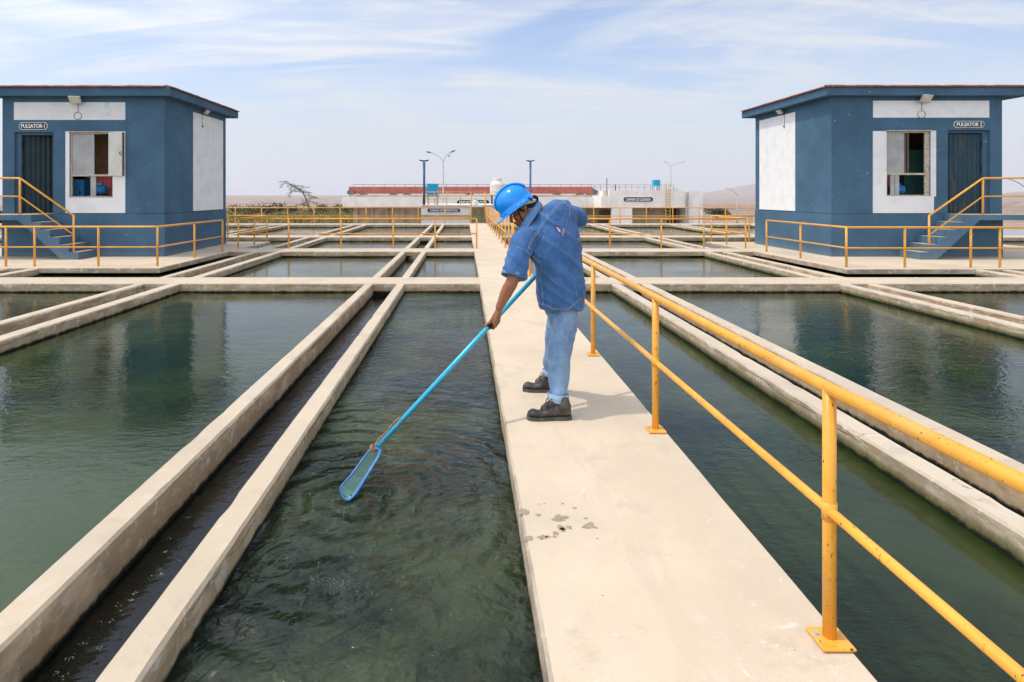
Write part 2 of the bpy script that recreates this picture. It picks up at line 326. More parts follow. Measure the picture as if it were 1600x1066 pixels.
def box(bm, x0, x1, y0, y1, z0, z1):
    v = [bm.verts.new((x, y, z)) for z in (z0, z1) for y in (y0, y1) for x in (x0, x1)]
    for f in ((0, 2, 3, 1), (4, 5, 7, 6), (0, 1, 5, 4), (2, 6, 7, 3), (0, 4, 6, 2), (1, 3, 7, 5)): bm.faces.new([v[i] for i in f])
    return bm
def prism(bm, ring, axis, a, b):                     # closed 2D outline extruded along an axis
    def p(q, t): return {'x': (t, q[0], q[1]), 'y': (q[0], t, q[1]), 'z': (q[0], q[1], t)}[axis]
    A = [bm.verts.new(p(q, a)) for q in ring]; Bv = [bm.verts.new(p(q, b)) for q in ring]; n = len(ring)
    bm.faces.new(A); bm.faces.new(Bv[::-1])
    for i in range(n): bm.faces.new((A[i], Bv[i], Bv[(i + 1) % n], A[(i + 1) % n]))
    bmesh.ops.recalc_face_normals(bm, faces=bm.faces[:]); return bm
def loft(bm, rings, cap=True, closed=True):
    vs = [[bm.verts.new(p) for p in r] for r in rings]; n = len(rings[0])
    for a, b in zip(vs, vs[1:]):
        for i in range(n if closed else n - 1): bm.faces.new((a[i], a[(i + 1) % n], b[(i + 1) % n], b[i]))
    if cap: bm.faces.new(vs[0][::-1]); bm.faces.new(vs[-1])
    return bm
def frames(pts):
    T = []
    for i in range(len(pts)):
        a = pts[max(i - 1, 0)]; b = pts[min(i + 1, len(pts) - 1)]; T.append((b - a).normalized())
    u = T[0].orthogonal().normalized(); out = []
    for t in T:
        u = (u - t * u.dot(t)).normalized(); out.append((t, u, t.cross(u)))
    return out
def tube(bm, pts, rad, n=10, cap=True):
    pts = [Vector(p) for p in pts]; fr = frames(pts)
    rr = rad if isinstance(rad, (list, tuple)) else [rad] * len(pts)
    rings = [[p + (u * math.cos(2 * math.pi * k / n) + v * math.sin(2 * math.pi * k / n)) * r for k in range(n)] for p, r, (t, u, v) in zip(pts, rr, fr)]
    return loft(bm, rings, cap)
def roundpath(pts, r=.06, k=5):                       # polyline with rounded corners
    pts = [Vector(p) for p in pts]; out = [pts[0]]
    for a, b, c in zip(pts, pts[1:], pts[2:]):
        p0 = b + (a - b).normalized() * min(r, (a - b).length / 2.1); p1 = b + (c - b).normalized() * min(r, (c - b).length / 2.1)
        for i in range(k + 1):
            t = i / k; out.append(p0 * (1 - t) ** 2 + b * 2 * t * (1 - t) + p1 * t * t)
    out.append(pts[-1]); return out
def limb(bm, pts, rad, n=16, sub=5):                  # smooth tapering closed limb with round ends, for remeshing
    pts = [Vector(p) for p in pts]; P2 = []; R2 = []
    for i in range(len(pts) - 1):
        p0 = pts[max(i - 1, 0)]; p1 = pts[i]; p2 = pts[i + 1]; p3 = pts[min(i + 2, len(pts) - 1)]
        for k in range(sub):
            t = k / sub
            P2.append(.5 * ((2 * p1) + (p2 - p0) * t + (2 * p0 - 5 * p1 + 4 * p2 - p3) * t * t + (-p0 + 3 * p1 - 3 * p2 + p3) * t ** 3))
            s_ = t * t * (3 - 2 * t); R2.append(rad[i] * (1 - s_) + rad[i + 1] * s_)
    P2.append(pts[-1]); R2.append(rad[-1])
    d0 = (P2[0] - P2[1]).normalized(); d1 = (P2[-1] - P2[-2]).normalized()
    caps0 = [(P2[0] + d0 * R2[0] * math.sin(a), R2[0] * math.cos(a)) for a in (1.4, 1.0, .5)]
    caps1 = [(P2[-1] + d1 * R2[-1] * math.sin(a), R2[-1] * math.cos(a)) for a in (.5, 1.0, 1.4)]
    P3 = [c[0] for c in caps0] + P2 + [c[0] for c in caps1]; R3 = [c[1] for c in caps0] + R2 + [c[1] for c in caps1]
    return tube(bm, P3, R3, n)
def ellipsoid(bm, c, ax, n=20, mth=12):               # ax: three semi-axis vectors
    c = Vector(c); rings = []
    for j in range(1, mth):
        th = math.pi * j / mth
        rings.append([c + ax[0] * math.sin(th) * math.cos(2 * math.pi * k / n) + ax[1] * math.sin(th) * math.sin(2 * math.pi * k / n) + ax[2] * math.cos(th) for k in range(n)])
    vs = [[bm.verts.new(p) for p in r] for r in rings]
    for a, b in zip(vs, vs[1:]):
        for i in range(n): bm.faces.new((a[i], b[i], b[(i + 1) % n], a[(i + 1) % n]))
    t = bm.verts.new(c + ax[2]); u = bm.verts.new(c - ax[2])
    for i in range(n):
        bm.faces.new((t, vs[0][i], vs[0][(i + 1) % n])); bm.faces.new((u, vs[-1][(i + 1) % n], vs[-1][i]))
    return bm
def remesh(bm, voxel, smooth=4, fac=.5):              # union of closed volumes as one continuous mesh
    bmesh.ops.recalc_face_normals(bm, faces=bm.faces[:])
    me = bpy.data.meshes.new('tmp'); bm.to_mesh(me); bm.free(); o = bpy.data.objects.new('tmp', me); COL.objects.link(o)
    r = o.modifiers.new('r', 'REMESH'); r.mode = 'VOXEL'; r.voxel_size = voxel; r.adaptivity = 0
    if smooth:
        q = o.modifiers.new('s', 'SMOOTH'); q.iterations = smooth; q.factor = fac
    dg = bpy.context.evaluated_depsgraph_get(); dg.update()
    res = bpy.data.meshes.new_from_object(o.evaluated_get(dg)); bpy.data.objects.remove(o); bpy.data.meshes.remove(me)
    return res
def grid_wall(bm, xs, zs, holes, y0, y1, axis='y'):   # a wall slab with rectangular openings and real reveals
    def solid(i, j):
        if i < 0 or j < 0 or i >= len(xs) - 1 or j >= len(zs) - 1: return False
        cx = (xs[i] + xs[i + 1]) / 2; cz = (zs[j] + zs[j + 1]) / 2
        return not any(h[0] < cx < h[1] and h[2] < cz < h[3] for h in holes)
    def q(*p): bm.faces.new([bm.verts.new(v if axis == 'y' else (v[1], v[0], v[2])) for v in p])
    for i in range(len(xs) - 1):
        for j in range(len(zs) - 1):
            if not solid(i, j): continue
            a, b, c, d = xs[i], xs[i + 1], zs[j], zs[j + 1]
            q((a, y0, c), (b, y0, c), (b, y0, d), (a, y0, d)); q((a, y1, c), (a, y1, d), (b, y1, d), (b, y1, c))
            if not solid(i - 1, j): q((a, y0, c), (a, y0, d), (a, y1, d), (a, y1, c))
            if not solid(i + 1, j): q((b, y0, c), (b, y1, c), (b, y1, d), (b, y0, d))
            if not solid(i, j - 1): q((a, y0, c), (a, y1, c), (b, y1, c), (b, y0, c))
            if not solid(i, j + 1): q((a, y0, d), (b, y0, d), (b, y1, d), (a, y1, d))
    bmesh.ops.remove_doubles(bm, verts=bm.verts[:], dist=1e-5); return bm

# ------------------------------------------------------------------ ground and hills, one sheet to the horizon
def sst(a, b, x):
    t = max(0, min(1, (x - a) / (b - a))); return t * t * (3 - 2 * t)
def hgt(x, y):
    r = math.hypot(x, y); h = -2.6 - 60 * sst(170, 2300, r)
    n = noise.fractal(Vector((x / 900, y / 900, .3)), 1, 2.1, 6); n2 = noise.fractal(Vector((x / 260, y / 260, 5)), 1, 2.1, 5)
    h += sst(200, 1500, r) * n2 * 5
    wl = sst(500, -300, x); yy = y + 260 * n + 50 * n2
    h += wl * 40 * sst(2750, 3150, yy)
    h += (1 - wl) * (sst(2600, 3600, yy) * 26 + n * 6 * sst(1500, 3000, y))
    az = x / max(y, 1)
    h += sst(.78, .95, az) * sst(1000, 1900, r) * (58 + 12 * n2 - 10 * n)
    h += sst(6200, 8200, y + 500 * n) * sst(.33, .52, az) * (1 - sst(.60, .82, az)) * (195 + 60 * n + 20 * n2)
    h += sst(150, 30, r) * 0 + .12 * n2 * sst(30, 60, r)
    return h
def axis_vals(a, near, far, k):
    v = [0.0]; s_ = near
    while v[-1] < far: v.append(v[-1] + s_); s_ *= k
    return v
bm = B(); ys = [-v for v in axis_vals(0, 30, 2600, 1.35)][::-1][:-1] + axis_vals(0, 14, 11500, 1.032)
xs_ = axis_vals(0, 14, 9000, 1.04); xs_ = [-v for v in xs_][::-1][:-1] + xs_
gv = [[bm.verts.new((x, y, hgt(x, y))) for x in xs_] for y in ys]
for a, b in zip(gv, gv[1:]):
    for i in range(len(xs_) - 1): bm.faces.new((a[i], a[i + 1], b[i + 1], b[i]))
obj('ground', bm, 'ground', kind='structure', smooth=True, label='dry sandy plain running out to low pinkish hills')

# ------------------------------------------------------------------ tanks: walls, beams, walkway, water
ZW, ZC = -.17, -.245
YF = 34.3
def strip(name, x0, x1, x0f, x1f, label, y0=-1.5, y1=33.3, top=-.012, mat='concrete', group='concrete walls lining the narrow channels', wob=.006):
    bm = B(); rings = []; n = 260; c = .016
    for i in range(n + 1):
        t = (i / n) ** 1.5; y = y0 + (y1 - y0) * t; a = x0 + (x0f - x0) * t; b = x1 + (x1f - x1) * t
        w1 = wob * noise.noise(Vector((a * 3, y * 1.3, 1))) + .5 * wob * noise.noise(Vector((a, y * 7, 4))); w2 = wob * noise.noise(Vector((b * 3, y * 1.5, 7))) + .5 * wob * noise.noise(Vector((b, y * 8, 2)))
        a += w1; b += w2; z = top + .3 * w1; ca_ = c + .045 * max(0, noise.noise(Vector((a * 2, y * 4.2, 11))) - .30); cb_ = c + .045 * max(0, noise.noise(Vector((b * 2, y * 4.2, 23))) - .30)
        rings.append([(a, y, -2.4), (a, y, z - ca_), (a + ca_ * .8, y, z), (b - cb_ * .8, y, z), (b, y, z - cb_), (b, y, -2.4)])
    loft(bm, rings); bmesh.ops.recalc_face_normals(bm, faces=bm.faces[:])
    return obj(name, bm, mat, label=label, cat='wall', group=group)
Lw = [(-1.275, -1.115, -1.205, -1.055, 'first channel wall left of the walkway, cracked along its right face'),
      (-1.86, -1.70, -1.80, -1.65, 'second channel wall left of the walkway, stained grey with a long crack'),
      (-5.46, -5.25, -5.42, -5.22, 'third channel wall left of the walkway, beside the pool reflecting the left hut'),
      (-6.09, -5.91, -6.05, -5.88, 'fourth channel wall left of the walkway, running towards the left hut'),
      (-9.68, -9.46, -9.62, -9.42, 'fifth channel wall left of the walkway, passing under the left hut terrace'),
      (-10.30, -10.12, -10.26, -10.08, 'sixth channel wall left of the walkway, passing under the left hut stairs'),
      (-13.9, -13.7, -13.9, -13.7, 'seventh channel wall left of the walkway, far left of the basin')]
Rw = [(2.735, 2.90, 2.70, 2.86, 'first channel wall right of the walkway, cracked with a mossy foot'),
      (3.29, 3.46, 3.25, 3.41, 'second channel wall right of the walkway, beside the pool reflecting the right hut'),
      (7.00, 7.17, 6.82, 7.00, 'third channel wall right of the walkway, starting below the right hut corner'),
      (7.50, 7.66, 7.36, 7.54, 'fourth channel wall right of the walkway, narrower one near the right hut'),
      (11.25, 11.42, 11.15, 11.32, 'fifth channel wall right of the walkway, emerging under the right terrace'),
      (11.85, 12.02, 11.7, 11.88, 'sixth channel wall right of the walkway, right of the right hut stairs'),
      (15.5, 15.7, 15.5, 15.7, 'seventh channel wall right of the walkway, far right of the basin')]
for i, a in enumerate(Lw): strip('channel_wall', *a, mat='concrete_low' if i % 2 else 'concrete')
for i, a in enumerate(Rw): strip('channel_wall', *a, mat='concrete_low' if i % 2 else 'concrete_moss')
# walkway
bm = B(); rings = []
for i in range(81):
    t = (i / 80) ** 1.4; y = -1.5 + t * 35.9
    e1 = .292 + .004 * noise.noise(Vector((0, y * 2, 3))) + .002 * noise.noise(Vector((0, y * 9, 3))); e2 = 1.402 + .004 * noise.noise(Vector((5, y * 2, 3)))
    rings.append([(e1, y, -2.4), (e1, y, -.02), (e1 + .012, y, .003), (e2 - .006, y, .003), (e2, y, -.008), (e2, y, -2.4)])
loft(bm, rings); bmesh.ops.recalc_face_normals(bm, faces=bm.faces[:])
walk = obj('walkway', bm, 'slab', kind='structure', label='pale sandy concrete walkway between the pools')
# wet spots on the walkway
bm = B()
for px, py, r in ((820, 801, .022), (826, 843, .016), (842, 806, .011), (875, 811, .026), (877, 826, .016), (889, 825, .012), (879, 829, .013), (921, 823, .023), (869, 835, .012), (848, 841, .016), (856, 840, .009), (898, 795, .008), (879, 788, .006), (843, 789, .004), (851, 788, .004), (915, 811, .008), (866, 840, .007)):
    p = P(px, py, F * CZ / (py - CY)); r *= 1.25; vs_ = []
    for k in range(28):
        a = 2 * math.pi * k / 28; q = r * (1 + .75 * noise.noise(Vector((px, math.cos(a) * 1.3, math.sin(a) * 1.3))) + .25 * noise.noise(Vector((px, math.cos(a) * 4, math.sin(a) * 4)))); vs_.append(bm.verts.new((p.x + q * math.cos(a) * 1.1, p.y + q * math.sin(a), .0042)))
    bm.faces.new(vs_)
obj('wet_spots', bm, 'wet', parent=walk, label='dark splash drops drying on the concrete')
# cross walls
def beam(y0, y1, z0, label, x0=-26, x1=28, zt=0.0):
    bm = B(); rings = []
    for i in range(109):
        x = x0 + (x1 - x0) * i / 108; w1 = .008 * noise.noise(Vector((x * .9, y0, 2))) + .003 * noise.noise(Vector((x * 6, y0, 2))); c = .016
        rings.append([(x, y0 + w1, z0), (x, y0 + w1, zt - c), (x, y0 + w1 + c, zt), (x, y1 - c, zt), (x, y1, zt - c), (x, y1, z0)])
    loft(bm, rings); bmesh.ops.recalc_face_normals(bm, faces=bm.faces[:])
    return obj('cross_wall', bm, 'concrete', label=label, cat='wall', group='concrete walls crossing the basin')
beam(11.33, 12.15, -2.4, 'nearest concrete cross wall, broad pale top right across the pools')
beam(17.62, 18.62, -.128, 'second cross wall, raised slab carrying orange railings beside both huts')
beam(23.42, 24.35, -2.4, 'third cross wall, between the far pools behind the second railing')
beam(33.15, YF, -2.4, 'farthest concrete cross wall, closing the basin below the back railing')
# broken black edges under the second cross wall
def quad(bm, x0, x1, y0, y1, z): bm.faces.new([bm.verts.new(p) for p in ((x0, y0, z), (x1, y0, z), (x1, y1, z), (x0, y1, z))])
bm = B()
pools = [(-26, -13.9), (-13.7, -10.2), (-9.6, -6.0), (-5.36, -1.75), (2.78 - 1.5, 2.8), (3.35, 7.05), (7.6, 11.3), (11.95, 15.55), (15.6, 28)]
for a, b in pools: quad(bm, a, b, -1.5, 33.2, ZW)
quad(bm, -1.16, .4, 11.6, 33.2, ZW)
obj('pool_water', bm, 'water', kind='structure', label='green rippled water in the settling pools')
bm = B(); quad(bm, -1.16, .4, -1.5, 11.6, ZW); obj('stirred_water', bm, 'water_swirl', kind='structure', label='dark water stirred into rings by the skimmer net')
bm = B()
for a, b in ((-1.74, -1.22), (-5.95, -5.4), (-10.18, -9.6), (2.85, 3.35), (7.1, 7.45), (11.35, 11.8)): quad(bm, a, b, -1.5, 33.2, ZC)
obj('channel_water', bm, 'water_channel', kind='structure', label='shallow dark water running in the narrow channels')
# foam bubbles
bm = B(); rnd = random.Random(3)
def bubble(x, y, z, r):
    rings = []
    for j, (rr, hh) in enumerate(((1, 0), (.92, .35), (.6, .7), (.15, .9))): rings.append([(x + r * rr * math.cos(k * .785), y + r * rr * math.sin(k * .785), z + r * hh * .5) for k in range(8)])
    loft(bm, rings, cap=False)
spots = [(432, 918, 5), (525, 815, 4), (732, 582, 4), (820, 548, 4), (850, 510, 4), (1006, 390, 6), (1028, 253, 4), (1054, 160, 4), (1174, 40, 5), (358, 1005, 3), (1000, 358, 3), (622, 695, 2), (710, 675, 2), (750, 620, 2), (395, 1025, 2), (945, 405, 2), (612, 857, 2)]
for qx, qy, k in spots:
    px, py = qx / 4, 800 + qy / 4; Y = F * (CZ - ZC) / (py - CY); p = P(px, py, Y)
    for i in range(k * 2): bubble(p.x + rnd.gauss(0, .009), p.y + rnd.gauss(0, .009), ZC, rnd.uniform(.0012, .0036))
for i in range(12):
    y = rnd.uniform(3, 10.5); bubble(rnd.uniform(-1.60, -1.32), y, ZC, rnd.uniform(.002, .005))
for i in range(46):
    t = rnd.random(); px = 465 + t * 120 + rnd.gauss(0, 8); py = 895 + t * 28 + rnd.gauss(0, 6)
    p = P(px, py, F * (CZ - ZW) / (py - CY)); bubble(p.x, p.y, ZW, rnd.uniform(.001, .0028))
for i in range(40):
    px = rnd.uniform(440, 800); py = rnd.uniform(760, 1000); p = P(px, py, F * (CZ - ZW) / (py - CY)); bubble(p.x, p.y, ZW, rnd.uniform(.001, .003))
obj('foam_bubbles', bm, 'foam', kind='stuff', smooth=True, label='tiny white foam bubbles drifting on the dark water', cat='foam')

# ------------------------------------------------------------------ railings
def railing(label, path, posts, h=.93, mid=.48, r=.025, rm=.019, mat='rail', plate=True, group='orange pipe railings', closed_end=False, name='railing', n=10, path_mid=None, hh=None):
    """path: base points of the rail line; posts: list of (x,y,z_base[,height])"""
    root = thing(name, label, 'railing', Vector(posts[0][:3]), group)
    up = Vector((0, 0, h)); pts = [Vector(p) + up for p in path]
    bm = B(); tube(bm, roundpath(pts, .07), r, n); obj('top_rail', bm, mat, root, smooth=True)
    if mid:
        bm = B(); tube(bm, roundpath([Vector(p) + Vector((0, 0, mid)) for p in (path_mid or path)], .05), rm, n); obj('mid_rail', bm, mat, root, smooth=True)
    for q in posts:
        x, y, z = q[:3]; hq = q[3] if len(q) > 3 else h
        bm = B(); tube(bm, [(x, y, z), (x, y, z + hq - .005)], r, n); p = obj('post', bm, mat, root, smooth=True)
        if plate:
            bm = B(); box(bm, x - .062, x + .058, y - .07, y + .05, z + .004, z + .014); pl = obj('base_plate', bm, mat, p, bevel=.003)
            bm = B(); tube(bm, [(x - .043, y + .01, z + .014), (x - .043, y + .01, z + .022)], .008, 8); box(bm, x - .055, x - .031, y - .002, y + .022, z + .013, z + .0155)
            pl2 = obj('bolt', bm, 'galv', p)
            if mid:
                bm = B(); tube(bm, [(x, y, z + mid - .035), (x, y, z + mid + .03)], r * 1.12, n); obj('weld_joint', bm, mat, p, smooth=True)
    return root
X0 = 1.33
near_posts = [((1.352, 1.350, 1.334, 1.322, 1.32, 1.32, 1.32, 1.32, 1.32)[i], .26 + 2.01 * i, .003) for i in range(0, 9)] + [(X0 - .04, 17.66, .003)]
railing('long orange pipe railing along the right edge of the walkway, beside the worker', [(1.362, -1.2, .085), (1.350, 2.27, 0), (1.334, 4.28, 0), (1.322, 6.29, 0), (1.32, 16.2, 0), (X0 - .04, 17.66, 0)], near_posts, n=16, r=.0235, rm=.018, path_mid=[(1.362, -1.2, 0), (1.350, 2.27, 0), (1.334, 4.28, 0), (1.322, 6.29, 0), (1.32, 16.2, 0), (X0 - .04, 17.66, 0)])
railing('orange railing farther along the walkway, seen beyond the blue helmet', [(1.28, 18.95, 0), (1.25, 34.0, 0)], [(1.28 - .0015 * i, 18.97 + 1.66 * i, .003) for i in range(10)], h=.92, mid=.47)
yb = 18.5
railing('orange railing on the second cross wall, left of the walkway', [(-6.8, yb, 0), (.38, yb, 0), ], [(x, yb, 0) for x in (-6.8, -5.28, -3.7, -2.13, -.87, .38)], h=.90, mid=.45, plate=False)
railing('orange railing on the second cross wall, right of the walkway', [(1.45, yb, 0), (8.48, yb, 0)], [(x, yb, 0) for x in (1.45, 2.9, 4.39, 5.94, 7.22, 8.48)], h=.90, mid=.45, plate=False)
railing('orange railing round the back corner of the left terrace', [(-6.80, 18.62, 0), (-6.74, 21.0, 0), (-13.5, 21.0, 0)], [(-6.79, 19.9, 0), (-6.74, 21.0, 0), (-8.07, 21.0, 0), (-9.5, 21, 0), (-11, 21, 0), (-12.6, 21, 0)], h=.90, mid=.45, plate=False)
railing('orange railing round the back corner of the right terrace', [(8.47, 18.62, 0), (8.46, 21.0, 0), (16.5, 21.0, 0)], [(8.46, 19.8, 0), (8.46, 21.0, 0), (9.75, 21, 0), (12, 21, 0), (14.6, 21, 0), (16.2, 21, 0)], h=.90, mid=.45, plate=False)
railing('orange railing in front of the left hut, turning along its terrace', [(-13.5, 13.95, 0), (-6.97, 13.95, 0), (-6.88, 17.5, 0)], [(-13.2, 13.95, 0), (-11.9, 13.95, 0), (-10.40, 13.95, 0), (-9.75, 13.95, 0), (-8.30, 13.95, 0), (-6.97, 13.97, 0), (-6.93, 15.8, 0), (-6.88, 17.5, 0)], h=.90, mid=.44, plate=False)
railing('orange railing in front of the right hut, turning along its terrace', [(16.5, 13.7, 0), (8.53, 13.7, 0), (8.57, 17.4, 0)], [(15.5, 13.7, 0), (13.6, 13.7, 0), (11.95, 13.7, 0), (11.30, 13.7, 0), (9.83, 13.7, 0), (8.54, 13.72, 0), (8.60, 15.7, 0), (8.57, 17.4, 0)], h=.90, mid=.44, plate=False)
yr = 34.05
railing('thin orange railing along the back edge of the basin, left of the walkway', [(-21, yr, 0), (.38, yr, 0)], [(.38 - 1.45 * i, yr, 0) for i in range(15)], h=.88, mid=.42, plate=False, r=.028, rm=.022, mat='rail_far')
railing('thin orange railing along the back edge of the basin, right of the walkway', [(1.35, yr, 0), (28, yr, 0)], [(1.35 + 1.46 * i, yr, 0) for i in range(18)], h=.88, mid=.42, plate=False, r=.028, rm=.022, mat='rail_far')

# ------------------------------------------------------------------ terraces
def terrace(ring, label):
    bm = B(); prism(bm, ring, 'z', -.112, .004)
    return obj('terrace', bm, 'slab', label=label, cat='terrace', group='concrete terraces under the huts', bevel=.012)
terrace([(-14.5, 13.63), (-6.76, 13.63), (-6.70, 17.58), (-6.70, 17.60), (-6.66, 21.15), (-14.5, 21.15)], 'concrete terrace slab under the left hut, over dark water')
terrace([(8.30, 17.60), (8.38, 13.45), (17.5, 13.45), (17.5, 21.15), (8.30, 21.15)], 'concrete terrace slab under the right hut, over dark water')

# ------------------------------------------------------------------ letters
def text(body, size, loc, mat, parent, depth=.004, bold=.0, name='lettering', sx=1.0, fit=None, align='CENTER'):
    c = bpy.data.curves.new(name, 'FONT'); c.body = body; c.size = size; c.extrude = depth; c.offset = bold; c.align_x = align; c.align_y = 'CENTER'
    c.materials.append(M[mat]); o = bpy.data.objects.new(name, c); COL.objects.link(o); o.parent = parent
    o.location = Vector(loc); o.rotation_euler = (R(90), 0, 0); o.scale = (sx, 1, 1); o.parent = None
    dg = bpy.context.evaluated_depsgraph_get(); dg.update(); e = o.evaluated_get(dg); me = bpy.data.meshes.new_from_object(e); me.transform(e.matrix_world.copy())
    bpy.data.objects.remove(o); me.materials.clear(); me.name = name
    if fit:                                             # letters fill the board's field
        xs = [v.co.x for v in me.vertices]; zs = [v.co.z for v in me.vertices]; cx = (min(xs) + max(xs)) / 2; cz = (min(zs) + max(zs)) / 2
        kx_ = fit[0] / (max(xs) - min(xs)); kz_ = fit[1] / (max(zs) - min(zs))
        for v in me.vertices: v.co.x = loc[0] + (v.co.x - cx) * kx_; v.co.z = loc[2] + (v.co.z - cz) * kz_
    return obj(name, me, mat, parent)
def sign_board(parent, x0, x1, z0, z1, y, body, tsize, sx=1.0, t=.02):
    c = (z1 - z0) * .28
    ring = [(x0 + c, z0), (x1 - c, z0), (x1, z0 + c), (x1, z1 - c), (x1 - c, z1), (x0 + c, z1), (x0, z1 - c), (x0, z0 + c)]
    bm = B(); prism(bm, ring, 'y', y - t, y); s1 = obj('sign', bm, 'sign_white', parent)
    cx, cz = (x0 + x1) / 2, (z0 + z1) / 2; k = (z1 - z0) * .075
    def ins(r, d): return [(cx + (a - cx) * (1 - 2 * d / (x1 - x0)), cz + (b - cz) * (1 - 2 * d / (z1 - z0))) for a, b in r]
    bm = B(); prism(bm, ins(ring, k), 'y', y - t - .004, y - t + .002); obj('sign_face', bm, 'sign_black', s1)
    text(body, tsize, (cx, y - t - .007, cz), 'sign_white', s1, .003, tsize * .03, fit=((x1 - x0) * .84, (z1 - z0) * .56))
    return s1
def floodlight(parent, c, d, wdt, y):                 # tilted square lamp on a stub arm
    c = Vector(c); f = Vector(d).normalized(); r = f.cross(Vector((0, 0, 1))).normalized(); u = r.cross(f)
    def bx(bm, a, b, e, off=Vector()):
        v = []
        for i in (-1, 1):
            for j in (-1, 1):
                for k in (-1, 1): v.append(bm.verts.new(c + off + r * a * i + u * b * j + f * e * k))
        for q in ((0, 1, 3, 2), (4, 6, 7, 5), (0, 4, 5, 1), (2, 3, 7, 6), (0, 2, 6, 4), (1, 5, 7, 3)): bm.faces.new([v[i] for i in q])
        bmesh.ops.recalc_face_normals(bm, faces=bm.faces[:]); return bm
    o = obj('floodlight', bx(B(), wdt, wdt * .72, .025), 'lamp_white', parent)
    obj('lamp_glass', bx(B(), wdt * .82, wdt * .56, .003, f * .027), 'lamp_glass', o)
    bm = B(); tube(bm, [c - f * .02, c - f * .06 + Vector((0, 0, .02)), Vector(y)], .012, 6); obj('bracket', bm, 'grey', o)
    return o

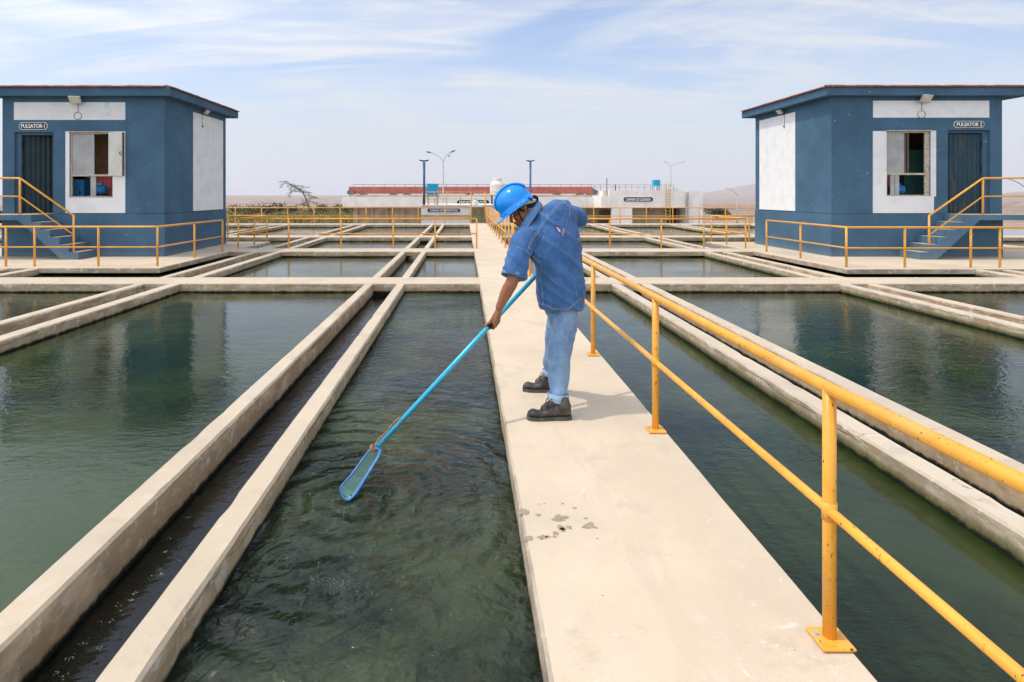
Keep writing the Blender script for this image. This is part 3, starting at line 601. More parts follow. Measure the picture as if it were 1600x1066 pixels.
# ------------------------------------------------------------------ the two huts
def hut(label, x0, x1, y0, y1, flip, S, Y, door, win, panel, band, sgn, lamp, sidelamp, text_, group):
    """all openings in metres; flip = -1 when the door is on the left of the window and the side wall on the right"""
    root = thing('pump_hut', label, 'hut', Vector(((x0 + x1) / 2, (y0 + y1) / 2, 0)), group)
    sox = x1 if flip < 0 else x0                       # visible side wall
    zt = 4.20; th = .16
    bm = B()
    grid_wall(bm, sorted({x0, door[0], door[1], win[0], win[1], x1}), sorted({1.13, win[2], win[3], door[3], zt}), [(door[0], door[1], 1.0, door[3]), win], y0, y0 + th)
    grid_wall(bm, [x0, x1], [1.13, zt], [], y1 - th, y1)
    grid_wall(bm, [y0 + th, y1 - th], [1.13, zt], [], x0, x0 + th, axis='x'); grid_wall(bm, [y0 + th, y1 - th], [1.13, zt], [], x1 - th, x1, axis='x')
    bmesh.ops.recalc_face_normals(bm, faces=bm.faces[:])
    obj('wall', bm, 'blue', root)
    bm = B(); box(bm, x0 - .012, x1 + .012, y0 - .012, y1 + .012, .004, 1.122); obj('plinth', bm, 'blue', root)
    bm = B(); box(bm, x0 + th + .003, x1 - th - .003, y0 + th + .003, y1 - th - .003, 1.123, 1.14)
    grid_wall(bm, [x0 + th + .003, x1 - th - .003], [1.14, zt - .01], [], y1 - th - .01, y1 - th - .003)
    for xx in (x0 + th + .003, x1 - th - .010): grid_wall(bm, [y0 + th + .01, y1 - th - .012], [1.14, zt - .01], [], xx, xx + .007, axis='x')
    box(bm, x0 + th + .02, x1 - th - .02, y0 + th + .02, y1 - th - .02, zt - .03, zt - .01)
    px0, px1 = (-10.8, -8.3) if flip < 0 else (10.4, 12.6)
    box(bm, px0, px1, 17.5, 17.56, 1.141, zt - .05)
    obj('interior_lining', bm, 'interior', root)
    o_ = .24
    oR = .24 if flip < 0 else .62
    bm = B(); box(bm, x0 - o_, x1 + oR, y0 - .2, y1 + .48, zt, zt + .215); rf = obj('roof', bm, 'blue', root, bevel=.008)
    bm = B(); rt = random.Random(int(abs(x0) * 10))    # a rim course of clay tiles
    def tile(ax, p, q0, q1, out_):
        z = zt + .217; j = rt.uniform(-.006, .006)
        if ax == 'x': prism(bm, [(p + out_ * .05, z), (p + out_ * .05, z + .03 + j), (p - out_ * .12, z + .075 + j), (p - out_ * .12, z)], 'x', q0, q1)
        else: prism(bm, [(p + out_ * .05, z), (p + out_ * .05, z + .03 + j), (p - out_ * .12, z + .075 + j), (p - out_ * .12, z)], 'y', q0, q1)
    q = x0 - o_ + .0
    while q < x1 + oR - .2: tile('x', y0 - .2, q, q + .205, -1); q += .21
    q = y0 - .2
    while q < y1 + .36:
        tile('y', x0 - o_, q, q + .205, -1); tile('y', x1 + oR, q, q + .205, 1); q += .21
    obj('roof_tiles', bm, 'tile', rf)
    # painted panels
    bm = B(); box(bm, band[0], band[1], y0 - .006, y0 + .002, band[2], band[3]); obj('wall_panel', bm, 'white_worn' if flip < 0 else 'white', root)
    pxs = sorted({panel[0], win[0], win[1], panel[1]}); bm = B()
    grid_wall(bm, pxs, sorted({panel[2], win[2], win[3], panel[3]}), [win], y0 - .006, y0 + .001); obj('wall_panel', bm, 'white', root)
    bm = B()
    if flip < 0: box(bm, sox - .002, sox + .006, 17.87, 20.08, 1.15, 4.03)
    else: box(bm, sox - .006, sox + .002, 17.86, 20.02, 1.15, 4.03)
    obj('wall_panel', bm, 'white', root)
    sign_board(root, *sgn, y0, text_, .155, .86, t=.018)
    # window
    wx0, wx1, wz0, wz1 = win; tr = wz1 - (wz1 - wz0) * .655
    bm = B()
    for a, b, c, d in ((wx0, wx0 + .04, wz0, wz1), (wx1 - .04, wx1, wz0, wz1), (wx0 + .04, wx1 - .04, wz1 - .04, wz1), (wx0 + .04, wx1 - .04, wz0, wz0 + .035), (wx0 + .04, wx1 - .04, tr - .03, tr + .02)): box(bm, a, b, y0 + .03, y0 + .08, c, d)
    wf = obj('window', bm, 'frame', root)
    if flip < 0:
        bm = B(); box(bm, wx0 + .04, wx0 + .62, y0 + .05, y0 + .056, tr + .02, wz1 - .04); obj('pane', bm, 'frost', wf)
        bm = B(); box(bm, wx0 + .52, wx0 + .66, y0 + .05, y0 + .07, wz0 + .035, tr - .03); obj('mullion', bm, 'frost', wf)
        bm = B(); box(bm, wx1 - .09, wx1 + .28, y0 - .055, y0 - .025, tr - .02, wz1 - .0); sh = obj('open_sash', bm, 'shutter', wf, label='cream window sash swung open')
        bm = B(); box(bm, wx1 + .272, wx1 + .30, y0 - .065, y0 - .008, tr - .02, wz1); obj('sash_edge', bm, 'frame_brown', sh)
        bm = B(); tube(bm, [(wx1 + .23, y0 - .06, tr + .62), (wx1 + .21, y0 - .085, tr + .58), (wx1 + .24, y0 - .07, tr + .52)], .009, 6); obj('handle', bm, 'black', sh)
    else:
        bm = B(); box(bm, wx0 + .04, wx0 + .50, y0 + .05, y0 + .056, tr + .02, wz1 - .04); obj('pane', bm, 'frost', wf)
        bm = B()
        for a in (.50, .58): box(bm, wx0 + a, wx0 + a + .04, y0 + .045, y0 + .085, tr + .02, wz1 - .04)
        obj('sash_stile', bm, 'frame_brown', wf)
        bm = B(); box(bm, wx0 + .14, wx0 + .245, y0 + .05, y0 + .07, wz0 + .035, tr - .03); box(bm, wx0 + .26, wx0 + .37, y0 + .05, y0 + .07, wz0 + .035, tr - .03); obj('mullion', bm, 'frost', wf)
        bm = B(); box(bm, wx1 - .12, wx1 - .041, y0 + .04, y0 + .075, wz0 + .035, wz1 - .041); obj('jamb', bm, 'frame', wf)
        bm = B(); grid_wall(bm, [wx1, wx1 + .14], [wz0 - .01, wz1 + .01], [], y0 - .012, y0 - .0065); obj('window_trim', bm, 'white_worn', wf)
    bm = B(); box(bm, wx0 - .015, wx1 + .015, y0 - .03, y0 + .02, wz1 + .001, wz1 + .025); obj('lintel', bm, 'frame', wf)
    # door
    dx0, dx1, dz0, dz1 = door; bm = B(); hx = dx0 if flip < 0 else dx1       # hinge side
    fw = .13; sgn_ = 1 if flip < 0 else -1
    a, b = sorted((hx, hx + sgn_ * fw)); box(bm, a, b, y0 + .07, y0 + .15, dz0, dz1); box(bm, min(hx + sgn_ * fw, (dx1 if flip < 0 else dx0)), max(hx + sgn_ * fw, (dx1 if flip < 0 else dx0)), y0 + .08, y0 + .15, dz1 - .07, dz1)
    df = obj('door_frame', bm, 'blue', root)
    hA = Vector((hx + sgn_ * (fw + .045), y0 + .12, 0)); other = (dx1 if flip < 0 else dx0); wd = abs(other - hA.x) - .01
    ang = R(12) if flip < 0 else 0
    n = 14; pts = []
    for i in range(n * 2 + 1):
        t = i / (n * 2) * wd; off = .018 if (i // 2) % 2 else 0; off = .032 if i % 4 in (1, 2) else 0
        pts.append((hA.x + sgn_ * t * math.cos(ang), hA.y + t * math.sin(ang) + off))
    ring = pts + [(p[0], p[1] + .03) for p in pts[::-1]]
    bm = B(); prism(bm, ring, 'z', dz0 + .02, dz1 - .10); dl = obj('door', bm, 'door_dark' if flip < 0 else 'door', root)
    bm = B()
    for z in (dz0 + .35, dz0 + 1.1, dz0 + 1.75): tube(bm, [(hA.x - sgn_ * .02, hA.y - .03, z), (hA.x - sgn_ * .02, hA.y - .03, z + .14)], .013, 6)
    obj('hinge', bm, 'black', dl)
    # lamps and hanging cables
    lx, lz = lamp; floodlight(root, (lx, y0 - .16, lz), (.15, -1, -.75), .14, (lx, y0 + .01, lz + .02))
    bm = B(); cable = [(lx, y0 - .02, lz - .05), (lx - .02, y0 - .015, lz - .2), (lx - .01, y0 - .012, lz - .3)] + [(lx - .02 + .09 * math.sin(t * .8) * 1.2, y0 - .014, lz - .40 + .10 * math.cos(t * .8)) for t in range(0, 9)]
    tube(bm, roundpath(cable, .03, 3), .006, 5); obj('cable', bm, 'cable', root)
    sx_, sy_, sz_ = sidelamp; floodlight(root, (sx_ - flip * 0 + (.13 if flip < 0 else -.13), sy_, sz_), ((1 if flip < 0 else -1), -.1, -.75), .10, (sox, sy_, sz_ + .02))
    bm = B(); k = .01 if flip < 0 else -.01; tube(bm, [(sox + k, sy_ - .05, sz_), (sox + k, sy_ - .07, sz_ - .25), (sox + k, sy_ - .05, sz_ - .42)], .007, 5); tube(bm, [(sox + k, sy_ - .05, sz_ - .42), (sox + 2 * k, sy_ - .04, sz_ - .47)], .03, 7); obj('cable', bm, 'cable', root)
    # stairs along the front
    bm = B(); t0 = S; d = -flip                        # S = x of lowest riser; steps rise towards -d
    n = 5; tread = .235; rise = 1.122 / 6; ya, yb_ = 15.36, y0 - .014
    prof = [(t0, .004)]
    for i in range(n): prof += [(t0 - d * tread * i, rise * (i + 1)), (t0 - d * tread * (i + 1), rise * (i + 1))]
    prof += [(t0 - d * tread * n, 1.122), (t0 - d * (tread * n + 2.0), 1.122), (t0 - d * (tread * n + 2.0), .99), (t0 - d * (tread * n + .33), .99), (t0 - d * .42, .004)]
    prism(bm, prof, 'y', ya, yb_); st = obj('stairs', bm, 'blue_step', root, bevel=.006)
    bm = B()
    for i in range(n + 1):
        a = t0 - d * tread * i; b = t0 - d * (tread * (i + 1)) if i < n else t0 - d * (tread * n + 2.0)
        box(bm, min(a, b) + .02, max(a, b) - .012, ya + .012, yb_ - .02, rise * (i + 1) + .002, rise * (i + 1) + .006)
    obj('worn_tread', bm, 'concrete', st)
    return root
kx = .016833; fz = lambda py, k=kx: CZ + (CY - py) * k
hutL = hut('blue hut on the left with an open door and a blue motor in its window', -12.14, -7.88, 16.16, 20.32, -1, -9.65, None,
    (-11.825, -10.807, 1.13, 3.274), (-10.374, -9.231, 1.549, 3.266), (-10.48, -8.908, 1.145, 3.29), (-11.835, -8.908, 3.593, 4.059), (-11.69, -10.95, 3.333, 3.527), (-10.13, 4.10), (-7.88, 18.53, 4.12), 'PULSATOR·1', 'blue pump huts with clay roof rims')
hutR = hut('blue hut on the right with a closed rusty ribbed door', 9.63, 14.10, 16.10, 20.30, 1, 11.40, None,
    (12.679, 13.784, 1.13, 3.319), (11.069, 12.223, 1.588, 3.294), (10.713, 12.31, 1.145, 3.29), (10.717, 13.76, 3.646, 4.09), (12.83, 13.62, 3.377, 3.557), (12.0, 4.13), (9.63, 18.5, 4.12), 'PULSATOR 2', 'blue pump huts with clay roof rims')
def stair_rail(label, sx, d, ya, xo):
    zb, zt_ = .187, 1.122
    xa = sx - d * .15; xb = sx - d * 1.5; xe = sx - d * 3.6
    root = thing('stair_railing', label, 'railing', Vector((xa, ya, zb)), 'orange stair railings')
    bm = B(); tube(bm, roundpath([(xa, ya, 1.10), (xb, ya, 2.04), (xe, ya, 2.06)], .05), .025, 10); obj('top_rail', bm, 'rail', root, smooth=True)
    bm = B(); tube(bm, roundpath([(xa, ya, .62), (xb, ya, 1.585), (xe, ya, 1.6)], .04), .018, 10); obj('mid_rail', bm, 'rail', root, smooth=True)
    for x, z0, z1 in ((xa, zb, 1.11), (xb, zt_, 2.04), (xe + d * .3, zt_, 2.06)):
        bm = B(); tube(bm, [(x, ya, z0), (x, ya, z1)], .025, 10); obj('post', bm, 'rail', root, smooth=True)
stair_rail('orange handrail climbing the left hut stairs to its open door', -9.65, 1, 15.43, 0)
stair_rail('orange handrail climbing the right hut stairs to its rusty door', 11.53, -1, 15.43, 0)
# machines seen through the windows
def motor(x, y, z, label, s=1.0, ax=1):
    r = thing('pump_motor', label, 'motor', Vector((x, y, z - .3 * s)))
    bm = B(); tube(bm, [(x - .20 * s, y, z), (x - .18 * s, y, z), (x + .16 * s, y, z), (x + .2 * s, y, z)], [.12 * s, .145 * s, .145 * s, .10 * s], 20); obj('casing', bm, 'motor', r)
    bm = B()
    for i in range(9): tube(bm, [(x - .13 * s + i * .03 * s, y, z), (x - .118 * s + i * .03 * s, y, z)], .156 * s, 20)
    obj('cooling_fins', bm, 'motor', r)
    bm = B(); box(bm, x - .07 * s, x + .07 * s, y - .06 * s, y + .06 * s, z + .13 * s, z + .21 * s); obj('terminal_box', bm, 'motor', r, bevel=.01)
    bm = B(); box(bm, x - .16 * s, x - .06 * s, y - .13 * s, y + .13 * s, z - .19 * s, z - .12 * s); box(bm, x + .06 * s, x + .16 * s, y - .13 * s, y + .13 * s, z - .19 * s, z - .12 * s); obj('foot', bm, 'black', r)
    bm = B(); box(bm, x - .3 * s, x + .3 * s, y - .2 * s, y + .2 * s, 1.141, z - .191 * s); obj('stand', bm, 'interior', r)
motor(-9.84, 16.62, 1.76, 'round blue motor on a stand behind the left hut window', .85)
motor(11.70, 16.60, 1.76, 'round blue motor partly hidden behind the right hut window bars', .85)
def fan(x, y, z, r, label):
    root = thing('blower', label, 'blower', Vector((x, y, 1.141)))
    ring = [(x + r * math.cos(a), z + r * math.sin(a)) for a in [i * math.pi / 14 for i in range(28)]]
    bm = B(); prism(bm, ring, 'y', y, y + .3); obj('housing', bm, 'red_metal', root, bevel=.02)
    bm = B()
    for i in range(6): tube(bm, [(x + r * .25 * (i - 2.5), y - .012, z - r * .8), (x + r * .25 * (i - 2.5), y - .012, z + r * .75)], .015, 6)
    obj('ribs', bm, 'red_metal', root)
    bm = B(); box(bm, x - r * .8, x + r * .8, y + .02, y + .28, 1.141, z - r * .7); obj('base', bm, 'black', root)
fan(-9.80, 16.95, 1.80, .45, 'red ribbed blower housing inside the left hut')
fan(11.58, 16.95, 1.90, .32, 'red blower housing at the edge of the right hut window')
def cabinet(x0, x1, y0, y1, z1, mat, label):
    r = thing('cabinet', label, 'cabinet', Vector(((x0 + x1) / 2, (y0 + y1) / 2, 1.141)))
    bm = B(); box(bm, x0, x1, y0, y1, 1.141, z1); obj('body', bm, mat, r, bevel=.01)
    bm = B(); box(bm, x0 + .04, x1 - .04, y0 - .012, y0 - .001, 1.2, z1 - .05); dd = obj('door', bm, mat, r)
    bm = B(); box(bm, x1 - .12, x1 - .09, y0 - .03, y0 - .013, (1.2 + z1) / 2, (1.2 + z1) / 2 + .1); obj('handle', bm, 'black', dd)
cabinet(-10.83, -10.45, 16.9, 17.3, 2.05, 'motor', 'blue steel cabinet inside the left hut')
cabinet(12.02, 12.7, 16.75, 17.1, 2.85, 'green_metal', 'dark green cabinet inside the right hut')

# ------------------------------------------------------------------ far buildings
def boxobj(name, parent, mat, *b, **k):
    bm = B(); box(bm, *b); return obj(name, bm, mat, parent, **k)
def PX(px, Y): return (px - CX) * Y / F
def PZ(py, Y): return CZ - (py - CY) * Y / F
# long predecantation tank building, Y = 55
Y = 55
r = thing('settling_tank_building', 'long low white tank building with a shaded tan wall below its rim', 'building', Vector((PX(740, Y), Y + 8, -2.6)))
x0, x1 = PX(535, Y), PX(992, Y); zt, zb = PZ(308, Y), PZ(323.5, Y)
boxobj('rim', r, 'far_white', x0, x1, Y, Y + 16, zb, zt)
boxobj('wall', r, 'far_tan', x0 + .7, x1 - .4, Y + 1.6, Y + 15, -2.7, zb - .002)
bm = B()
for i in range(18): box(bm, x0 + .9 + i * 1.4, x0 + 1.15 + i * 1.4, Y + 1.35, Y + 1.598, -2.7, zb - .003)
obj('pilaster', bm, 'far_tan', r)
boxobj('track_kerb', r, 'far_tan', x0 + .6, x1 - 3.2, Y + .6, Y + 1.1, zt + .002, zt + .2)
bm = B(); rr2 = random.Random(5); ring = []
for i in range(14): a = i / 14 * 2 * math.pi; ring.append((PX(578, Y) + 1.2 * math.cos(a) * (1 + .2 * rr2.random()), zt + .12 + .13 * math.sin(a)))
sgn = sign_board(r, PX(713.5, Y), PX(765, Y), PZ(321.5, Y), PZ(312, Y), Y, 'PREDECANTADOR', .40, .86, t=.05)
# red travelling bridge
r = thing('travelling_bridge', 'long faded red girder bridge on wheels above the white tank rim', 'bridge', Vector((PX(735, 57), 57, zt)))
yb2 = 56.2; g0, g1 = PX(545, yb2), PX(926, yb2); zg0, zg1 = PZ(303, yb2), PZ(292, yb2)
boxobj('girder', r, 'far_red', g0, g1, yb2, yb2 + .35, zg0, zg1)
bm = B(); tube(bm, [(g0 + .4, yb2, PZ(288.5, yb2)), (g1 - .1, yb2, PZ(288.5, yb2))], .022, 5)
for i in range(24): x = g0 + .4 + (g1 - g0 - .5) * i / 23; tube(bm, [(x, yb2, zg1), (x, yb2, PZ(288.5, yb2))], .022, 5)
obj('guard_rail', bm, 'rust', r)
for px in (568, 615, 636, 733.5, 796, 870, 906):
    x = PX(px, yb2); bm = B(); tube(bm, [(x, yb2 - .1, zg0 - .12), (x, yb2 + .15, zg0 - .12)], .19, 12); box(bm, x - .35, x + .35, yb2 - .05, yb2 + .2, zg0 - .12, zg0 - .003); obj('wheel', bm, 'grey', r)
bm = B(); box(bm, g0 - .1, g0 + .5, yb2 - .3, yb2 - .01, zg0 - .05, zg0 + .3); box(bm, g0 + .1, g0 + .9, yb2 - .2, yb2 + .1, zg0 - .3, zg0 - .06); obj('drive_unit', bm, 'grey', r)
bm = B(); prism(bm, [(g1 + .002, zg1 - .1), (g1 + .5, zg1 - .4), (g1 + .35, zg0 - .2), (g1 - .6, zg0 - .2), (g1 - .6, zg0 - .005), (g1 + .002, zg0 - .005)], 'y', yb2 + .02, yb2 + .3); obj('drive_unit', bm, 'grey', r)
# arrival chamber, Y = 58
Y = 52
r = thing('arrival_chamber', 'white chamber building at the right with an outside ladder and dark bays', 'building', Vector((PX(1020, Y), Y + 4, -2.6)))
x0, x1 = PX(952, Y), PX(1099, Y); zt2, zb2 = PZ(298, Y), PZ(325, Y)
boxobj('upper_wall', r, 'far_white', x0, PX(1071, Y), Y, Y + 8, zb2, zt2)
boxobj('upper_wall', r, 'far_white', PX(1075.5, Y), x1, Y + .15, Y + 8, -2.7, zt2 - .01)
boxobj('upper_wall', r, 'far_white', PX(940, Y), x0 - .002, Y + .1, Y + 7, PZ(325, Y), PZ(306, Y))
boxobj('lower_wall', r, 'far_white', PX(956, Y), PX(988, Y), Y + .02, Y + .4, -2.7, zb2 - .002)
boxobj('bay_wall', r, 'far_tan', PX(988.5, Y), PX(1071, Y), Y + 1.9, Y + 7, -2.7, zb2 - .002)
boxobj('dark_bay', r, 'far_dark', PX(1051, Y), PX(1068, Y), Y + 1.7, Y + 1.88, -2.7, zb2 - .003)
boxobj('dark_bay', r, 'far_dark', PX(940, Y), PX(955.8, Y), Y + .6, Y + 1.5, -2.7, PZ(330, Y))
boxobj('pillar', r, 'far_tan', PX(990, Y), PX(996, Y), Y + 1.2, Y + 1.88, -2.7, zb2 - .003)
boxobj('lamp', r, 'lamp_white', PX(1024, Y), PX(1028, Y), Y + 1.6, Y + 1.88, PZ(329, Y), PZ(327.5, Y))
boxobj('roof_box', r, 'far_tan', PX(948, Y), PX(956, Y), Y + .4, Y + 1.5, PZ(306, Y) + .002, PZ(298, Y))
sign_board(r, PX(973.5, Y), PX(1020.5, Y), PZ(315.8, Y), PZ(307.5, Y), Y, 'CAMARA DE LLEGADA', .33, .80, t=.05)
for i, px in enumerate((1071.8, 1074.4)):
    bm = B(); tube(bm, [(PX(px, Y), Y - .12, -2.7), (PX(px, Y), Y - .12, PZ(300, Y))], .055, 8); obj('pipe', bm, 'galv', r)
bm = B(); xa, xb = PX(1039.5, Y), PX(1046, Y)
for x in (xa, xb): tube(bm, [(x, Y - .15, -2.5), (x, Y - .15, PZ(287, Y))], .03, 6)
for i in range(18): z = -2.3 + i * .25; tube(bm, [(xa, Y - .15, z), (xb, Y - .15, z)], .022, 5)
obj('ladder', bm, 'ladder', r)
bm = B()
zq = PZ(288, Y)
for i in range(12): x = PX(930, Y) + i * .56; tube(bm, [(x, Y + 3, PZ(299, Y)), (x, Y + 3, zq)], .018, 5)
tube(bm, [(PX(930, Y), Y + 3, zq), (PX(1052, Y), Y + 3, zq)], .018, 5); tube(bm, [(PX(930, Y), Y + 3, PZ(292, Y)), (PX(1040, Y), Y + 3, PZ(292, Y))], .015, 5)
for i in range(7): x = PX(1032, Y) + i * .2; tube(bm, [(x, Y + .3, zt2), (x, Y + .3, zq + .03)], .015, 5)
obj('roof_railing', bm, 'rust', r)
bm = B(); tube(bm, [(PX(952.5, Y), Y + 1, zt2 - .4), (PX(952.5, Y), Y + 1, PZ(278, Y))], .03, 6); tube(bm, [(PX(966.3, Y), Y + 1, zt2), (PX(966.3, Y), Y + 1, PZ(288, Y))], .04, 6); obj('roof_post', bm, 'black', r)
def legged_tank(x0, x1, y0, y1, zbase, z0, z1, label, legmat='galv', slab=None):
    r = thing('water_box', label, 'tank', Vector(((x0 + x1) / 2, (y0 + y1) / 2, zbase)))
    boxobj('box', r, 'sky_blue', x0, x1, y0, y1, z0, z1, bevel=.02)
    w_ = (x1 - x0) * .07
    for x in (x0 + w_ * 1.2, x1 - w_ * 1.2):
        for y in (y0 + w_ * 1.2, y1 - w_ * 1.2): boxobj('leg', r, legmat, x - w_, x + w_, y - w_, y + w_, zbase, z0 - .002 if not slab else slab[0])
    if slab: boxobj('slab', r, 'far_tan', x0 - .1, x1 + .1, y0 - .1, y1 + .1, slab[0] + .002, slab[1])
    return r
legged_tank(PX(1024.5, Y), PX(1034.8, Y), Y + .5, Y + 1.1, zt2 + .002, PZ(290.5, Y), PZ(281, Y), 'small cyan water box on legs above the arrival chamber roof')
legged_tank(PX(1053.5, Y), PX(1063, Y), Y + .5, Y + 1.0, zt2 + .002, PZ(296.6, Y), PZ(292.3, Y), 'low grey green box on the arrival chamber roof')
bpy.data.objects['water_box.001'].children[0].data.materials[0] = M['tank_pale']
# distribution chamber with door at the end of the walkway, Y = 38
Y = 38
r = thing('distribution_chamber', 'low white chamber with a flat roof behind the back railing', 'building', Vector((PX(700, Y), Y + 2, -2.6)))
za = PZ(321.8, Y)
boxobj('wall', r, 'far_white', PX(658, Y), PX(736.5, Y), Y, Y + 4, -2.7, za)
boxobj('roof_slab', r, 'far_white', PX(656, Y), PX(800, Y), Y - .08, Y + 4.1, za + .002, za + .07)
boxobj('ledge_pipe', r, 'rust', PX(658, Y), PX(734, Y), Y - .12, Y - .002, PZ(337.5, Y), PZ(336.3, Y))
boxobj('wall', r, 'far_white', PX(758, Y), PX(800, Y), Y + .02, Y + 4, -2.7, za)
sign_board(r, PX(667.5, Y), PX(719.5, Y), PZ(332, Y), PZ(325.6, Y), Y, 'CAMARA DE REPARTICION', .205, .88, t=.04)
bm = B(); box(bm, PX(737, Y), PX(757.5, Y), Y - .2, Y - .12, -.1, PZ(324, Y)); d_ = obj('gate_panel', bm, 'gate_panel', r)
bm = B()
for i in range(6): z = PZ(345 - i * 3.8, Y); box(bm, PX(737, Y), PX(757.5, Y), Y - .22, Y - .202, z, z + .03)
obj('slat', bm, 'rust', d_)
railing('orange railing on the flat roof of the distribution chamber', [(PX(660, Y), Y - .02, za + .07), (PX(800, Y), Y - .02, za + .07)], [(PX(px, Y), Y - .02, za + .072) for px in (660.5, 679, 698, 719.5, 735.5, 757.5, 778, 800)], h=.78, mid=.36, plate=False, r=.022, rm=.015, mat='rail_far')
bm = B(); 
r = thing('gate_posts', 'pair of tall orange posts at the far end of the walkway', 'posts', Vector((PX(747, 35), 35, 0)))
for px in (736, 758): bm = B(); tube(bm, [(PX(px, 35.0), 35.0, -.1), (PX(px, 35.0), 35.0, PZ(301, 35))], .04, 8); obj('post', bm, 'rail_far', r, smooth=True)
legged_tank(PX(664.5, 37), PX(682.5, 37), 38.6, 39.3, PZ(321, 38.6), PZ(304.5, 38.6), PZ(287, 38.6), 'bright cyan water box on a concrete table beside the blue pole', 'far_tan', (PZ(308, 38.6), PZ(304.6, 38.6)))
def flood_pole(px, Y, ztop, zbase, label, pxw=4):
    x = PX(px, Y); r = thing('light_pole', label, 'light pole', Vector((x, Y, zbase)), 'blue floodlight poles')
    bm = B(); tube(bm, [(x, Y, zbase), (x, Y, ztop)], .075, 10); obj('pole', bm, 'pole_blue', r, smooth=True)
    for sx in (-1, 1):
        bm = B(); prism(bm, [(x + sx * .02, ztop + .02), (x + sx * .30, ztop + .12), (x + sx * .27, ztop + .17), (x, ztop + .12)], 'y', Y - .12, Y + .05); obj('floodlight', bm, 'black', r)
flood_pole(662.7, 37.6, PZ(254, 37.6), za + .07, 'blue pole with twin floodlights beside the cyan water box')
flood_pole(828.8, 44, PZ(254, 44), -2.6, 'blue pole with twin floodlights rising behind the worker')
def street_lamp(px, Y, py_fork, arms, zbase, label, cam_=False, heads='grey', rr=.045):
    x = PX(px, Y); zf = PZ(py_fork, Y); r = thing('street_lamp', label, 'street lamp', Vector((x, Y, zbase)), 'street lamps')
    bm = B(); tube(bm, [(x, Y, zbase), (x, Y, (zbase + zf) / 2), (x, Y, zf)], [rr * 1.6, rr * 1.25, rr], 8); obj('pole', bm, 'galv', r, smooth=True)
    for pa, pb in arms:
        e = Vector((PX(pa, Y), Y, PZ(pb, Y))); a = Vector((x, Y, zf)); c = Vector((x + (e.x - x) * .3, Y, zf + (e.z - zf) * .75))
        pts = [a * (1 - t) ** 2 + c * 2 * t * (1 - t) + e * t * t for t in [i / 8 for i in range(9)]]
        bm = B(); tube(bm, pts, rr * .6, 6); ar = obj('arm', bm, 'galv', r, smooth=True)
        dr = (e - c).normalized(); bm = B(); limb(bm, [e - dr * .05, e + dr * .1, e + dr * .26], [.035, .065, .035], 8, 2); obj('lamp_head', bm, heads, ar, smooth=True)
    if cam_:
        bm = B(); ellipsoid(bm, (PX(702, Y), Y, PZ(243.5, Y)), (Vector((.09, 0, 0)), Vector((0, .09, 0)), Vector((0, 0, .12)))); tube(bm, [(PX(702, Y), Y, PZ(243.5, Y)), (PX(703, Y), Y, PZ(240, Y))], .02, 5); obj('camera_dome', bm, 'lamp_white', r)
street_lamp(692.6, 42, 252, [(672, 238.5), (705.5, 237.5)], -2.6, 'tall twin-armed street lamp with a camera dome, right of the blue pole', True)
street_lamp(1048.3, 62, 261, [(1042, 254), (1066, 253.5)], -2.6, 'twin-armed street lamp rising behind the arrival chamber', False, 'lamp_white')
street_lamp(1152, 80, 306, [(1136, 294)], -2.6, 'single-armed street lamp on the sand, left of the right hut', False, 'lamp_white', .07)
street_lamp(1612, 42, 308, [(1578, 280)], -2.6, 'curved-arm street lamp behind the right hut stairs', False, 'lamp_white', .06)
# round plastic tanks
def lathe(bm, c, prof, n=24): return loft(bm, [[(c[0] + q * math.cos(2 * math.pi * k / n), c[1] + q * math.sin(2 * math.pi * k / n), z) for k in range(n)] for q, z in prof])
Y = 40; x = PX(777, Y); r = thing('water_tank', 'large cream ribbed water tank beside the blue helmet', 'tank', Vector((x, Y, za + .1)), 'plastic water tanks')
sc_ = Y / F
prof = [(11.0, 304.5), (11.3, 303), (11.3, 291), (11.5, 290.5), (11.5, 289), (11.0, 288), (7.2, 283), (6.9, 282.8), (6.9, 279), (6.2, 278.4), (2, 278)]
bm = B(); lathe(bm, (x, Y), [(a * sc_, PZ(b, Y)) for a, b in prof]); obj('tank_body', bm, 'tank_cream', r, smooth=False)
bm = B(); box(bm, x - .45, x + .45, Y - .4, Y + .4, PZ(306, Y), PZ(304.6, Y)); obj('stand_top', bm, 'grey', r)
for sx in (-1, 1): boxobj('leg', r, 'black', x + sx * .36 - .05, x + sx * .36 + .05, Y - .3, Y - .2, za + .07, PZ(306.1, Y))
bm = B(); tube(bm, [(x - .42, Y - .5, PZ(289, Y)), (x - .3, Y - .52, PZ(304, Y)), (x - .15, Y - .52, za + .07)], .03, 6); obj('pipe', bm, 'tank_cream', r)
Y = 38.5; x = PX(742.3, Y); r = thing('small_water_tank', 'small pale green tank in front of the black sign on the tank rim', 'tank', Vector((x, Y, za + .07)), 'plastic water tanks')
bm = B(); sc_ = Y / F; lathe(bm, (x, Y), [(a * sc_, PZ(b, Y)) for a, b in [(4.6, 321.5), (4.8, 320), (4.8, 315), (4.2, 314), (2.6, 312.6), (2.5, 311.5), (1, 311.3)]]); obj('tank_body', bm, 'tank_pale', r)
bm = B(); lathe(bm, (x, Y), [(2.7 * sc_, PZ(311.6, Y)), (2.7 * sc_, PZ(310.9, Y))]); obj('lid', bm, 'tank_cream', r)

